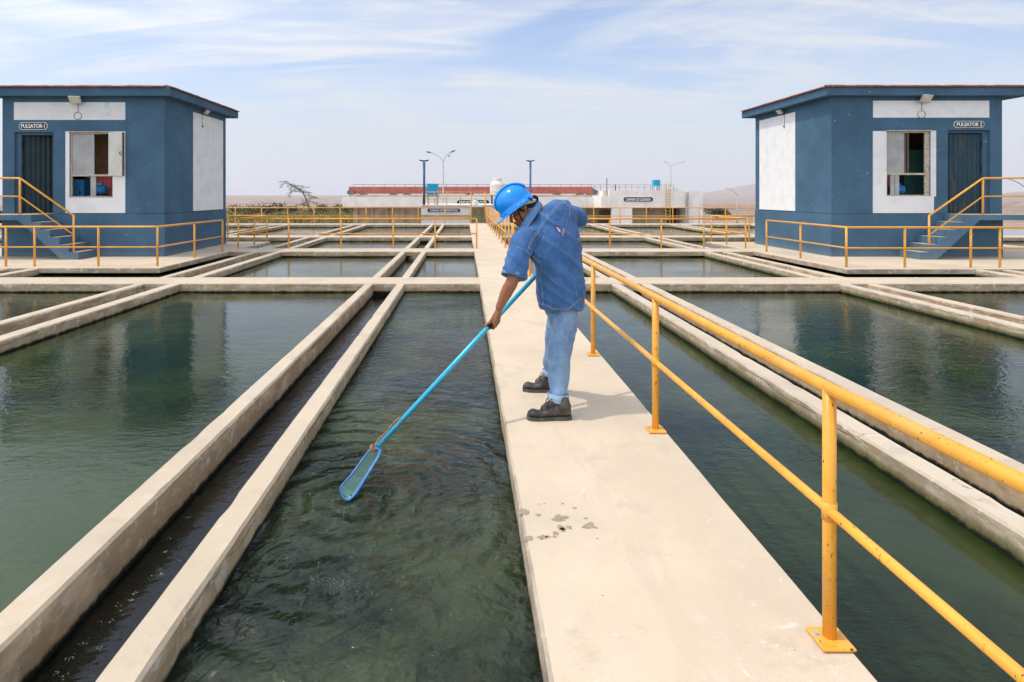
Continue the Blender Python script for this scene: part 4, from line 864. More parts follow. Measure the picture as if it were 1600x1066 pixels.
# ------------------------------------------------------------------ vegetation
def leaves(bm, c, ax, n, size, rnd, shell=.3):
    c = Vector(c)
    for i in range(n):
        while True:
            v = Vector((rnd.uniform(-1, 1), rnd.uniform(-1, 1), rnd.uniform(-1, 1)))
            if shell < v.length < 1: break
        k = noise.noise(Vector((v.x * 2 + c.x, v.y * 2, v.z * 2 + c.z)))
        if k < -.15: continue
        p = c + Vector((v.x * ax[0], v.y * ax[1], v.z * ax[2])); a = Vector((rnd.gauss(0, 1), rnd.gauss(0, 1), rnd.gauss(0, 1))).normalized(); b = a.orthogonal().normalized(); s_ = size * rnd.uniform(.6, 1.4)
        bm.faces.new([bm.verts.new(p + a * s_), bm.verts.new(p + b * s_ * .6), bm.verts.new(p - a * s_), bm.verts.new(p - b * s_ * .6)])
def shrub(x, y, w_, h_, mat, label, seed, n=900, name='shrub', z=None):
    rnd = random.Random(seed); z = hgt(x, y) if z is None else z
    r = thing(name, label, 'shrub', Vector((x, y, z)), 'desert shrubs')
    bm = B()
    for i in range(7): a = rnd.uniform(0, 6.28); tube(bm, [(x, y, z), (x + .3 * w_ * math.cos(a) * .5, y + .3 * math.sin(a), z + h_ * .4), (x + .5 * w_ * math.cos(a) * .8, y + .4 * w_ * math.sin(a), z + h_ * .75)], [.05, .04, .015], 5)
    obj('stem', bm, 'bark', r)
    bm = B()
    for i in range(9):
        a = rnd.uniform(-1, 1); leaves(bm, (x + a * w_ * .38, y + rnd.uniform(-.3, .3) * w_, z + h_ * rnd.uniform(.45, .72)), (w_ * .24, w_ * .3, h_ * .3), n // 9, .09 + .02 * h_, rnd)
    obj('foliage', bm, mat, r)
shrub(PX(421, 105), 105, 5.2, 2.9, 'leaf_dark', 'broad dark olive shrub left of the leaning tree', 1)
shrub(PX(452, 120), 120, 3.6, 1.9, 'leaf_dark', 'small dark shrub just left of the leaning tree trunk', 2)
shrub(PX(516, 110), 110, 5.0, 2.5, 'leaf', 'green shrub between the leaning tree and the white tank', 3)
shrub(PX(376, 100), 100, 5.0, 2.6, 'leaf', 'ragged green shrub nearest the left hut wall', 4)
shrub(PX(546, 118), 118, 4.0, 2.0, 'leaf_dark', 'low brown shrub against the white tank wall', 5)
shrub(PX(1120, 100), 100, 4.3, 2.1, 'leaf_dark', 'flat-topped dark shrub on the sand near the single street lamp', 6, 1500)
shrub(PX(-2, 60), 60, 3.2, 3.0, 'leaf_dark', 'dark shrub beyond the far left edge of the left hut', 8)
bm = B(); rnd = random.Random(11)
for i in range(420):
    px = rnd.uniform(350, 560); yy = rnd.uniform(62, 150); x = PX(px, yy); h_ = rnd.uniform(.8, 1.6) * (1.25 if yy < 90 else 1)
    leaves(bm, (x, yy, -2.6 + h_ * .45), (rnd.uniform(.8, 2.0), 1.0, h_ * .7), 90, .12, rnd, .1)
for i in range(60):
    px = rnd.uniform(1100, 1700); yy = rnd.uniform(95, 240); x = PX(px, yy); leaves(bm, (x, yy, hgt(x, yy) + .3), (rnd.uniform(.5, 1.4), .7, .4), 26, .12, rnd, .1)
obj('low_scrub', bm, 'leaf_yellow', kind='stuff', label='low yellow green scrub covering the sand behind the basin', cat='scrub')
# leaning acacia
Yt = 112; s_ = Yt / F
r = thing('leaning_tree', 'thin wind-bent tree leaning left, sparse foliage against the sky', 'tree', P(491, 336.5, Yt))
def pp(a, b, dy=0): return P(a, b, Yt) + Vector((0, dy, 0))
tr_ = [pp(491, 337), pp(486, 329), pp(481, 319), pp(477, 308), pp(472, 300), pp(463, 294), pp(453, 288), pp(443, 284)]
bm = B(); tube(bm, tr_, [.17, .15, .13, .11, .09, .07, .05, .03], 8)
br = [[(491, 336), (484, 326), (477, 317), (473, 312)], [(487, 331), (480, 322), (470, 320), (461, 320.5)], [(478, 311), (485, 315), (492, 317), (497, 318)], [(481, 319), (486, 312), (483, 308)], [(476, 305), (484, 305), (491, 308), (496, 311)], [(470, 300), (478, 300), (489, 302)], [(466, 297), (474, 293), (485, 292.5)], [(463, 295), (455, 298), (451, 305), (453, 308)], [(470, 300), (462, 299), (455, 299), (451, 303)],
      [(455, 290), (448, 284), (443, 283.5), (437, 285)], [(447, 286), (440, 289), (437, 294)], [(460, 293), (451, 294), (455, 299)], [(452, 288), (449, 292)], [(491, 336), (500, 328), (508, 326)], [(489, 331), (497, 326), (505, 325)], [(458, 291), (468, 290), (475, 292)]]
for q in br: tube(bm, roundpath([pp(a, b, rnd.uniform(-.6, .6) * k) for k, (a, b) in enumerate(q)], .3, 3), .022, 5)
obj('trunk', bm, 'bark', r)
bm = B()
for q in br + [[(472, 300), (463, 295), (455, 290), (447, 286)], [(470, 297), (462, 291), (455, 288)], [(476, 303), (468, 296), (470, 298)], [(478, 322), (472, 318), (478, 314)]]:
    for k in range(len(q) - 1):
        for t in (.2, .5, .8):
            c = pp(q[k][0] * (1 - t) + q[k + 1][0] * t, q[k][1] * (1 - t) + q[k + 1][1] * t, rnd.uniform(-.8, .8)); leaves(bm, c, (.40, .5, .16), 26, .055, rnd, 0)
for a, b, w_ in ((470, 297, 1.5), (463, 292, 1.3), (474, 300, 1.2), (480, 302, .9), (490, 309, .8), (474, 319, 1.0), (457, 289, 1.0)): leaves(bm, pp(a, b), (w_ * .7, .8, .32), 150, .055, rnd, 0)
obj('crown', bm, 'leaf', r)

# ------------------------------------------------------------------ the worker
f_ = Vector((-.80, .05, -.60)).normalized(); s2 = Vector((.05, 1, 0)); s2 = (s2 - f_ * s2.dot(f_)).normalized(); u_ = s2.cross(f_); u_ = u_ if u_.z > 0 else -u_
EAR = Vector((.458, 4.72, 1.532))                     # head centre at ear level
def H(f, u, s=0.0): return EAR + f_ * (f if f < .05 else f + (f - .05) * .22) + u_ * u + s2 * s
shL = Vector((.440, 4.62, 1.30)); shR = Vector((.735, 4.91, 1.52)); elL = P(801, 437, 4.52); wrL = Vector((.262, 4.53, .815)); elR = P(905, 339, 5.03); wrR = Vector((.885, 5.16, 1.30))
neck = Vector((.575, 4.76, 1.50)); pel = Vector((.765, 4.80, .90))
knN = P(873, 552, 4.64); anN = Vector((.690, 4.53, .10)); hiN = Vector((.765, 4.735, .86))
knF = Vector((.735, 5.02, .46)); anF = Vector((.725, 5.135, .10)); hiF = Vector((.775, 4.87, .86))
bm = B()
# head
ellipsoid(bm, H(-.005, .045), (f_ * .098, s2 * .076, u_ * .10), 24, 16)
ellipsoid(bm, H(.040, -.035), (f_ * .066, s2 * .062, u_ * .075), 20, 12)
limb(bm, [H(.0, -.055, .052), H(.055, -.085, .03), H(.088, -.097, 0), H(.055, -.085, -.03), H(.0, -.055, -.052)], [.022, .02, .022, .02, .022], 10, 3)
limb(bm, [H(.096, .024), H(.106, .002), H(.116, -.020)], [.010, .012, .014], 10, 3); 
for sg in (-1, 1):
    ellipsoid(bm, H(.113, -.026, sg * .013), (f_ * .011, s2 * .010, u_ * .009), 10, 8)
    limb(bm, [H(.094, .034, sg * .012), H(.094, .040, sg * .035), H(.078, .032, sg * .056)], [.010, .011, .010], 8, 3)
    ellipsoid(bm, H(.068, -.02, sg * .043), (f_ * .022, s2 * .017, u_ * .022), 10, 8)
    limb(bm, [H(-.008, .03, sg * .079), H(-.018, .012, sg * .085), H(-.010, -.008, sg * .080), H(.0, -.022, sg * .074)], [.010, .013, .010, .008], 8, 3)
    limb(bm, [H(.004, .026, sg * .076), H(.004, .005, sg * .076)], [.006, .005], 6, 2)
limb(bm, [H(.092, -.048, .026), H(.106, -.047, 0), H(.092, -.048, -.026)], [.007, .0095, .007], 8, 3)
limb(bm, [H(.090, -.062, .022), H(.102, -.063, 0), H(.090, -.062, -.022)], [.007, .010, .007], 8, 3)
limb(bm, [H(-.03, -.02), H(-.05, -.07), neck], [.060, .055, .054], 18, 4)
# trunk under the shirt
limb(bm, [neck, Vector((.65, 4.775, 1.36)), Vector((.74, 4.79, 1.12)), pel], [.070, .095, .095, .07], 20, 5)
limb(bm, [shL, neck + Vector((.03, 0, -.06)), shR], [.052, .07, .052], 14, 4)
limb(bm, [shL, elL, elL.lerp(wrL, .35), wrL], [.054, .046, .047, .030], 16, 5)
limb(bm, [shR, elR, elR.lerp(wrR, .4), wrR], [.052, .042, .042, .027], 16, 5)
limb(bm, [hiN, knN, knN.lerp(anN, .35), anN], [.05, .045, .046, .036], 16, 5)
limb(bm, [hiF, knF, knF.lerp(anF, .35), anF], [.05, .045, .046, .036], 16, 5)
limb(bm, [anN + Vector((.02, 0, -.01)), anN + Vector((-.06, 0, -.062))], [.03, .015], 12, 3); limb(bm, [anF + Vector((.02, 0, -.01)), anF + Vector((-.06, 0, -.062))], [.03, .015], 12, 3)
# hands on the pole
PA = Vector((-.560, 3.878, .040)); PB = Vector((1.02, 5.283, 1.381)); pd = (PB - PA).normalized(); PR = .017
pn = Vector((-.644, 0, .765)); pn = (pn - pd * pn.dot(pd)).normalized(); pm = pd.cross(pn)
if pm.y > 0: pm = -pm
def onpole(c, s, ph, rr): a = R(ph); return c + pd * s + (pn * math.cos(a) + pm * math.sin(a)) * rr
def hand(c, wrist, mir=1):
    kn = []
    for i, (s0, ln) in enumerate(((-.036, 1.0), (-.014, 1.08), (.008, 1.0), (.029, .82))):
        k = onpole(c, s0, 100 * mir, PR + .024); kn.append(k)
        limb(bm, [k, onpole(c, s0 - .006, 158 * mir, PR + .020 * ln), onpole(c, s0 - .010, 222 * mir, PR + .012), onpole(c, s0 - .010, 285 * mir, PR + .009), onpole(c, s0 - .009, 315 * mir, PR + .008)], [.0105, .0098, .009, .0082, .0072], 10, 4)
        limb(bm, [wrist, wrist.lerp(k, .5) + pm * .004 * mir, k], [.020, .0155, .0115], 10, 4)
        ellipsoid(bm, k + pm * mir * .003, (pd * .010, pn * .010, pm * .010), 8, 6)
    limb(bm, [wrist, wrist.lerp(onpole(c, -.02, 60 * mir, PR + .022), .5), onpole(c, -.03, 52 * mir, PR + .017), onpole(c, -.062, 30 * mir, PR + .011), onpole(c, -.086, 12 * mir, PR + .008)], [.018, .018, .0135, .0105, .0082], 10, 4)
HL = PA + pd * ((Vector((.222, 4.573, .70)) - PA).dot(pd)); hand(HL, wrL, 1)
HR = PA + pd * ((Vector((.885, 5.17, 1.27)) - PA).dot(pd)); hand(HR, wrR, 1)
me = remesh(bm, .0042, 5, .5)
for v in me.vertices:
    p = v.co
    for c_, k in ((knN, .0), (elL, .004)):
        d = (p - c_).length
        if d < .05: v.co = p + v.normal * k * (1 - d / .05)
person = obj('person', me, 'skin', smooth=True, label='worker in blue helmet and denim bending to skim the pool with a long net', cat='person', loc=(.72, 4.8, 0))
# eyes
for sg in (-1, 1):
    bm = B(); ellipsoid(bm, H(.073, .012, sg * .030), (f_ * .009, s2 * .0100, u_ * .0065), 12, 8); e = obj('eye', bm, 'eye_white', person, smooth=True)
    bm = B(); ellipsoid(bm, H(.0800, .0105, sg * .031), (f_ * .0045, s2 * .006, u_ * .006), 10, 6); obj('iris', bm, 'black', e, smooth=True)
    bm = B(); limb(bm, [H(.101, .044, sg * .014), H(.100, .050, sg * .034), H(.084, .044, sg * .054)], [.0035, .0045, .003], 6, 3); obj('eyebrow', bm, 'hair', person, smooth=True)
# hair below the helmet
bm = B(); ellipsoid(bm, H(-.012, .046), (f_ * .098, s2 * .0795, u_ * .099), 28, 18); ellipsoid(bm, H(-.055, -.005), (f_ * .052, s2 * .062, u_ * .058), 20, 12)
for v in bm.verts[:]:
    q = v.co - EAR; 
    if q.dot(f_) > .055 - max(0, (q.dot(u_) - .04)) * -1.2 * 0 and q.dot(u_) < .07: v.co -= f_ * (q.dot(f_) - .05) * .9
obj('hair', remesh(bm, .006, 3), 'hair', person, smooth=True)
# helmet
hc = H(.028, .082)
bm = B(); n = 40; rings = []
af, as_, au = .142, .116, .134
for j in range(15):
    th = j / 14 * math.pi / 2; ring = []
    for k in range(n):
        a = 2 * math.pi * k / n; cf, cs = math.cos(a), math.sin(a)
        fx = af * math.sin(th) * cf; sy = as_ * math.sin(th) * cs; uz = au * math.cos(th) ** .92
        if cf < 0: fx *= .97
        ridge = .010 * math.exp(-((abs(sy) - 0) / .034) ** 8) * (1 if th < 1.35 else .0) * (math.sin(min(th, 1.2) / 1.2 * math.pi / 2 + .35))
        rr = Vector((fx, sy, uz)); rr = rr * (1 + ridge / max(rr.length, .01))
        ring.append(hc + f_ * rr.x + s2 * rr.y + u_ * rr.z)
    rings.append(ring)
for dz, k_ in ((-.010, 1.012), (-.013, 1.045), (-.040, 1.055), (-.043, 1.07), (-.050, 1.072)):    # band and rim
    rings.append([hc + f_ * af * k_ * math.cos(2 * math.pi * k / n) * (.97 if math.cos(2 * math.pi * k / n) < 0 else 1) + s2 * as_ * k_ * math.sin(2 * math.pi * k / n) + u_ * dz for k in range(n)])
loft(bm, rings[1:], cap=False); tv = bm.verts.new(rings[0][0]); bm.verts.ensure_lookup_table()
for k in range(n): bm.faces.new((tv, bm.verts[(k + 1) % n], bm.verts[k]))
bmesh.ops.recalc_face_normals(bm, faces=bm.faces[:])
hel = obj('helmet', bm, 'helmet', person, smooth=True)
bm = B(); rings = []
for i in range(33):
    th = R(-74) + R(148) * i / 32; ring = []
    for sy, lf in ((-.030, -.001), (-.0285, .0055), (-.015, .0075), (0, .008), (.015, .0075), (.0285, .0055), (.030, -.001)):
        k_ = math.sqrt(1 - (sy / as_) ** 2); e_ = min(1, (R(74) - abs(th)) / .12 + .05); p = V3 = Vector((af * k_ * math.sin(th), sy, au * k_ * max(math.cos(th), 0) ** .92)); p = p * (1 + .008 * 1.0 * 0 + (lf * e_ + .0015 - .003 * (1 - e_) + (.0095 if abs(sy) < .031 else 0)) / p.length)
        ring.append(hc + f_ * p.x + s2 * p.y + u_ * p.z)
    rings.append(ring)
loft(bm, rings, cap=False, closed=False); bmesh.ops.recalc_face_normals(bm, faces=bm.faces[:])
obj('crest', bm, 'helmet', hel)
so_ = hel.modifiers.new('thick', 'SOLIDIFY'); so_.thickness = .004; so_.offset = -1
bm = B(); rows = []
for i in range(25):
    a = -1.25 + 2.5 * i / 24; ext = .062 * max(0, math.cos(a * 1.12)) ** .8
    inner = hc + f_ * af * 1.05 * math.cos(a) + s2 * as_ * 1.05 * math.sin(a) + u_ * -.036
    row = []
    for t in (0, .35, .7, 1.0):
        row.append(inner + (f_ * math.cos(a) + s2 * math.sin(a) * .55) * ext * t + u_ * (-.004 - .014 * t * t * (ext / .06)))
    rows.append(row)
vs_ = [[bm.verts.new(p) for p in r_] for r_ in rows]
for a, b in zip(vs_, vs_[1:]):
    for i in range(3): bm.faces.new((a[i], a[i + 1], b[i + 1], b[i]))
br_ = obj('brim', bm, 'helmet', hel, smooth=True); q = br_.modifiers.new('thick', 'SOLIDIFY'); q.thickness = .004; q.offset = 0
bm = B(); rings = []
for k in range(9):                                     # printed dashes on the side band
    if k in (4,): continue
    a = -1.62 - .055 * k; p = hc + f_ * af * 1.058 * math.cos(a) + s2 * as_ * 1.058 * math.sin(a) + u_ * -.024; t = (f_ * -af * math.sin(a) + s2 * as_ * math.cos(a)).normalized() * -.0026
    no = (p - hc); no = (no - u_ * no.dot(u_)).normalized() * .0012
    bm.faces.new([bm.verts.new(p + no + q_) for q_ in (t + u_ * .003, -t + u_ * .003, -t - u_ * .003, t - u_ * .003)])
obj('printed_mark', bm, 'sign_white', hel)
bm = B(); limb(bm, [H(.035, .04, -.086), H(.052, -.02, -.076), H(.060, -.075, -.055), H(.058, -.106, -.018), H(.058, -.106, .018), H(.060, -.075, .055), H(.052, -.02, .076), H(.035, .04, .086)], [.0055] * 8, 8, 4); obj('chin_strap', bm, 'strap', hel, smooth=True)
bm = B(); ellipsoid(bm, H(.066, -.118, -.004), (f_ * .020, s2 * .026, u_ * .011), 14, 8); obj('chin_cup', bm, 'strap', hel, smooth=True)
bm = B(); limb(bm, [H(.058, -.102, -.03), H(.080, -.106, 0), H(.058, -.102, .03)], [.008, .008, .008], 8, 3); obj('chin_pad', bm, 'strap_grey', hel, smooth=True)
bm = B(); limb(bm, [H(-.03, .035, -.088), H(-.085, .012, -.06), H(-.112, .005, 0), H(-.085, .012, .06), H(-.03, .035, .088)], [.013] * 5, 10, 4); obj('suspension_band', bm, 'strap_grey', hel, smooth=True)
bm = B(); limb(bm, [H(-.122, .03, -.02), H(-.128, .01, -.004), H(-.122, -.008, .012)], [.014, .017, .012], 10, 3); limb(bm, [H(-.08, .05, -.085), H(-.09, .01, -.066)], [.006, .006], 8, 2); obj('ratchet_knob', bm, 'strap', hel, smooth=True)
# shirt
def cring(c, a, b, n=28, pw=2.5, belly=0.0):
    out = []
    for k in range(n):
        t = 2 * math.pi * k / n; ca, sa = math.cos(t), math.sin(t)
        out.append(c + a * (abs(ca) ** (2 / pw)) * (1 if ca > 0 else -1) + b * (abs(sa) ** (2 / pw)) * (1 if sa > 0 else -1))
    return out
V = Vector
bm = B()
tor = [(V((.758, 4.79, .762)), V((.00, -.195, 0)), V((.168, 0, 0))), (V((.756, 4.79, .84)), V((0, -.205, 0)), V((.180, .0, 0))), (V((.750, 4.79, .95)), V((-.01, -.210, -.01)), V((.182, -.01, .0))),
       (V((.742, 4.785, 1.07)), V((-.04, -.200, -.02)), V((.170, -.03, .015))), (V((.722, 4.78, 1.18)), V((-.08, -.190, -.045)), V((.158, -.055, .03))),
       (V((.694, 4.775, 1.28)), V((-.125, -.175, -.085)), V((.142, -.07, .06))), (V((.672, 4.772, 1.385)), V((-.140, -.160, -.105)), V((.122, -.062, .085))),
       (V((.648, 4.77, 1.458)), V((-.125, -.135, -.095)), V((.098, -.05, .088))), (V((.610, 4.765, 1.505)), V((-.080, -.095, -.06)), V((.070, -.035, .070))), (V((.575, 4.76, 1.52)), V((-.045, -.062, -.03)), V((.052, -.02, .055)))]
loft(bm, [cring(*t) for t in tor])
nl = (elL - shL).normalized(); slL = shL + nl * .285
limb(bm, [V((.56, 4.70, 1.36)), shL + V((.015, .01, .005)), shL + nl * .10, slL, slL + nl * .05], [.095, .086, .085, .094, .095], 24, 6)
nr = (elR - shR).normalized(); slR = P(901, 348, 5.08)
limb(bm, [V((.67, 4.83, 1.44)), shR + V((0, 0, -.015)), shR.lerp(elR, .6), elR + V((.0, .02, -.0)), slR, slR + V((-.008, .01, -.05))], [.09, .076, .074, .068, .070, .07], 24, 6)
me = remesh(bm, .0095, 5, .5)
sh_ax = [(slL, (elL - shL).normalized())]
for v in me.vertices:
    p = v.co.copy(); nrm = v.normal.copy()
    for c_, d_, r_ in ((slL, nl, .14), (slR + V((0, .0, -.012)), V((-.15, .1, -1)).normalized(), .13)):      # flat sleeve openings
        q_ = (p - c_).dot(d_)
        if q_ > 0 and (p - c_ - d_ * q_).length < r_ and (p - c_).length < .2: p = p - d_ * q_
    if p.z < .768: p.z = .768
    if True:
        # folds: gather lines run from armpit down and round the waist
        a = noise.noise(V((p.x * 7 + p.z * 2.5, p.y * 6, p.z * 5.5))) * .017
        g = p.z * 2.6 - p.x * 2.0
        b = (1 - abs(noise.noise(V((p.x * 4 + g, p.y * 5, p.z * 9 + p.x * 6))))) ** 4 * .040 - .011
        c = (1 - abs(noise.noise(V((p.x * 14, p.y * 12 + 3, p.z * 10 - p.x * 5))))) ** 3 * .008
        hem = max(0, 1 - abs(p.z - .77) / .10); fl = noise.noise(V((p.x * 10, p.y * 10, 2))) * .014 * hem
        amp = .55 + .45 * noise.noise(V((p.x * 3, p.y * 3, p.z * 3 + 5)))
        v.co = p + nrm * (a + (b + c) * amp + fl)
def relax(me, k=2):
    b = bmesh.new(); b.from_mesh(me)
    for i in range(k): bmesh.ops.smooth_vert(b, verts=b.verts, factor=.5, use_axis_x=True, use_axis_y=True, use_axis_z=True)
    b.to_mesh(me); b.free(); return me
relax(me, 2)
shirt = obj('shirt', me, 'shirt', person, smooth=True, label='short-sleeved blue denim shirt')
# open bottoms of sleeves and hem read as turned cuffs
def cuff(c, d, r0, name, mat, ln=.024, n=28, par=None, w_=.004, sq=1.0, wb=.006):
    d = d.normalized(); u = d.orthogonal().normalized(); v = d.cross(u); bm = B(); rings = []
    for t, k in ((-ln / 2, 1.0), (-ln / 2 + .002, 1.03), (ln / 2 - .002, 1.045), (ln / 2, 1.0), (ln / 2 - .004, .93)):
        rings.append([c + d * t + (u * math.cos(2 * math.pi * i / n) + v * math.sin(2 * math.pi * i / n)) * (r0 * k + wb * noise.noise(V((i * .45, c.x * 9, c.z * 9)))) for i in range(n)])
    loft(bm, rings, cap=False); bm.faces.new([bm.verts.new(q) for q in rings[-1]])
    return obj(name, bm, mat, par, smooth=True)
cuff(slR + V((.0, .0, -.020)), V((-.15, .1, -1)), .068, 'cuff', 'shirt', .022, par=shirt)
cuff(slL + nl * -.008, elL - shL, .089, 'cuff', 'shirt', .03, par=shirt)
# bvh for things laid on the shirt
def bvh_of(o):
    off = origin_of(o); me_ = o.data
    return BVHTree.FromPolygons([v.co + off for v in me_.vertices], [tuple(p.vertices) for p in me_.polygons])
sb = bvh_of(shirt)
def onshirt(px, py, lift=.002, tree=sb):
    o_ = V((0, 0, CZ)); d = V(((px - CX) / F, 1, -(py - CY) / F)).normalized(); h = tree.ray_cast(o_, d)
    return (h[0] - d * lift, h[1]) if h[0] is not None else (None, None)
def patch(poly, mat, name, par, lift=.0035, tree=sb):
    bm = B(); vs = []
    for a, b in poly:
        q, _n = onshirt(a, b, lift, tree)
        if q is None: return None
        vs.append(bm.verts.new(q))
    bm.faces.new(vs); bmesh.ops.triangulate(bm, faces=bm.faces[:]); return obj(name, bm, mat, par)
def c4(a, b): return (820 + a / 10.66, 320 + b / 10.66)
em = patch([c4(500, 352), c4(520, 342), c4(560, 340), c4(600, 358), c4(640, 395), c4(620, 430), c4(600, 450), c4(605, 480), c4(580, 480), c4(540, 430), c4(515, 390)], 'purple', 'emblem', shirt)
for pl in ([(518, 370), (540, 375), (575, 405), (598, 435), (590, 468), (575, 455), (545, 415)],): patch([c4(*q) for q in pl], 'thread_white', 'emblem_sail', em, .006)
def stripe(pts, wd, mat, name, par, lift=.005, tree=sb):
    bm = B(); P3 = []
    for a, b in pts:
        q, _n = onshirt(a, b, lift, tree)
        if q is not None: P3.append(q)
    if len(P3) > 1: tube(bm, P3, wd, 6); return obj(name, bm, mat, par, smooth=True)
    bm.free()
for k, mt in ((0, 'purple'), (1, 'thread_white'), (2, 'purple'), (3, 'thread_white'), (4, 'purple')):
    stripe([c4(655 + k * 8 - 20, 395 + k * 9), c4(612 + k * 11, 450 + k * 8), c4(600 + k * 12, 490 + k * 4), c4(618 + k * 8, 530 + k * 4)], .0022, mt, 'emblem_wave', em)
patch([c4(720 + 20 * math.cos(a) + 20, 445 + 24 * math.sin(a)) for a in [i * .785 for i in range(8)]], 'thread_red', 'emblem_dot', em)
for row, (xa, ya, xb, yb3) in enumerate(((650, 560, 770, 520), (560, 680, 660, 620), (535, 730, 600, 700))):
    for i in range(6):
        t = i / 6; a = xa + (xb - xa) * t; b = ya + (yb3 - ya) * t; stripe([c4(a, b - 9), c4(a + 9, b + 8)], .0011, 'thread_blue', 'emblem_text', em, .003)
# seams
def c5(a, b): return (730 + a / 4.845, 270 + b / 4.845)
def seam(pts, name='seam', wd=.0017, mat='seam', par=shirt, tree=sb):
    q = []
    for a, b in zip(pts, pts[1:]):
        for k in range(16): t = k / 16; q.append((a[0] * (1 - t) + b[0] * t, a[1] * (1 - t) + b[1] * t))
    q.append(pts[-1]); stripe(q, wd, mat, name, par, .0012, tree)
seam([c5(720, 210), c5(640, 290), c5(560, 400), c5(490, 500), c5(458, 580)])
seam([c5(375, 560), c5(450, 590), c5(510, 640), c5(558, 680)])
seam([c5(732, 208), c5(652, 292), c5(572, 404), c5(502, 503), c5(470, 584)])
seam([c5(450, 600), c5(505, 650), c5(550, 692)])
seam([c5(540, 985), c5(650, 1035), c5(760, 1045), c5(868, 955)])
seam([c5(540, 975), c5(650, 1025), c5(760, 1033), c5(866, 945)])
seam([c5(560, 700), c5(556, 800), c5(570, 900), c5(575, 1000)])
seam([c5(272, 790), c5(330, 830), c5(385, 855), c5(440, 868)])
seam([c5(790, 210), c5(778, 270), c5(775, 330), c5(790, 400)])
# collar: a folded strip round the neck, open at the throat
def spl(q, n=6):
    out = []
    for k in range(len(q) - 1):
        p0, p1, p2, p3 = q[max(k - 1, 0)], q[k], q[k + 1], q[min(k + 2, len(q) - 1)]
        for i in range(n): t = i / n; out.append(.5 * ((2 * p1) + (p2 - p0) * t + (2 * p0 - 5 * p1 + 4 * p2 - p3) * t * t + (-p0 + 3 * p1 - 3 * p2 + p3) * t ** 3))
    return out + [q[-1]]
inn = spl([P(811, 361, 4.65), P(815, 351, 4.635), P(823, 336, 4.645), P(832, 321, 4.69), P(837, 315, 4.78), P(830, 315, 4.86), P(820, 330, 4.89), P(806, 348, 4.84)])
low = spl([P(813, 369, 4.625), P(823, 357, 4.60), P(835, 341, 4.615), P(843, 327, 4.665), P(847, 320, 4.79), P(841, 320, 4.90), P(828, 334, 4.94), P(808, 357, 4.88)])
mid_ = [a.lerp(b, .32) + V((.012, -.004, .010)) for a, b in zip(inn, low)]; und = [a + V((.004, 0, -.030)) for a in inn]
bm = B(); loft(bm, [und, inn, mid_, low], cap=False, closed=False)
col_ = obj('collar', bm, 'shirt', shirt, smooth=True); q = col_.modifiers.new('thick', 'SOLIDIFY'); q.thickness = .004
bm = B(); tube(bm, [a.lerp(b, .86) + V((.002, -.0045, .003)) for a, b in zip(mid_, low)], .0011, 5); obj('collar_stitch', bm, 'seam', col_)
# jeans
bm = B()
loft(bm, [cring(V((.762, 4.80, z)), V((0, -a, 0)), V((b, 0, 0))) for z, a, b in ((.70, .150, .122), (.76, .156, .130), (.83, .150, .125), (.92, .14, .115))])
limb(bm, [V((.772, 4.715, .76)), V((.768, 4.685, .65)), knN + V((.004, 0, .01)), knN.lerp(anN, .45) + V((.004, 0, 0)), anN + V((.002, 0, .085))], [.094, .100, .086, .080, .060], 24, 6)
limb(bm, [V((.782, 4.89, .76)), V((.765, 4.94, .65)), knF + V((.01, 0, 0)), knF.lerp(anF, .45), anF + V((.0, 0, .095))], [.092, .090, .078, .074, .056], 24, 6)
me = remesh(bm, .0085, 4, .5)
for v in me.vertices:
    p = v.co.copy(); nrm = v.normal.copy(); lo = max(0, 1 - abs(p.z - .16) / .16)
    kn = max(0, 1 - abs(p.z - .48) / .16)
    a = noise.noise(V((p.x * 6, p.y * 6, p.z * 4))) * .010
    q_ = p.z * 11 + p.x * 9 + 1.4 * noise.noise(V((p.x * 5, p.y * 5, p.z * 3)))
    b = (1 - abs(noise.noise(V((p.x * 2.2, p.y * 2.2, q_ * .9))))) ** 5 * (.006 + .012 * lo + .012 * kn) 
    c = (1 - abs(noise.noise(V((p.x * 9, p.y * 9 + 4, p.z * 2.4 - p.x * 4))))) ** 5 * .008 * (1 - lo)
    v.co = p + nrm * (a + b + c - .005)
relax(me, 2)
jeans = obj('jeans', me, 'jeans', person, smooth=True, label='faded light blue jeans with rolled cuffs')
cuff(anN + V((.004, 0, .052)), V((.05, 0, 1)), .072, 'rolled_cuff', 'jeans', .058, par=jeans, wb=.012); cuff(anF + V((0, 0, .062)), V((0, 0, 1)), .066, 'rolled_cuff', 'jeans', .05, par=jeans, wb=.012)
jb = bvh_of(jeans)
def c6(a, b): return (740 + a / 4.44, 440 + b / 4.44)
seam([c6(560, 215), c6(575, 270), c6(615, 300), c6(668, 285), c6(690, 240)], 'pocket_seam', .0016, 'seam', jeans, jb)
seam([c6(640, 300), c6(655, 420), c6(630, 560), c6(628, 700)], 'side_seam', .0014, 'seam', jeans, jb)
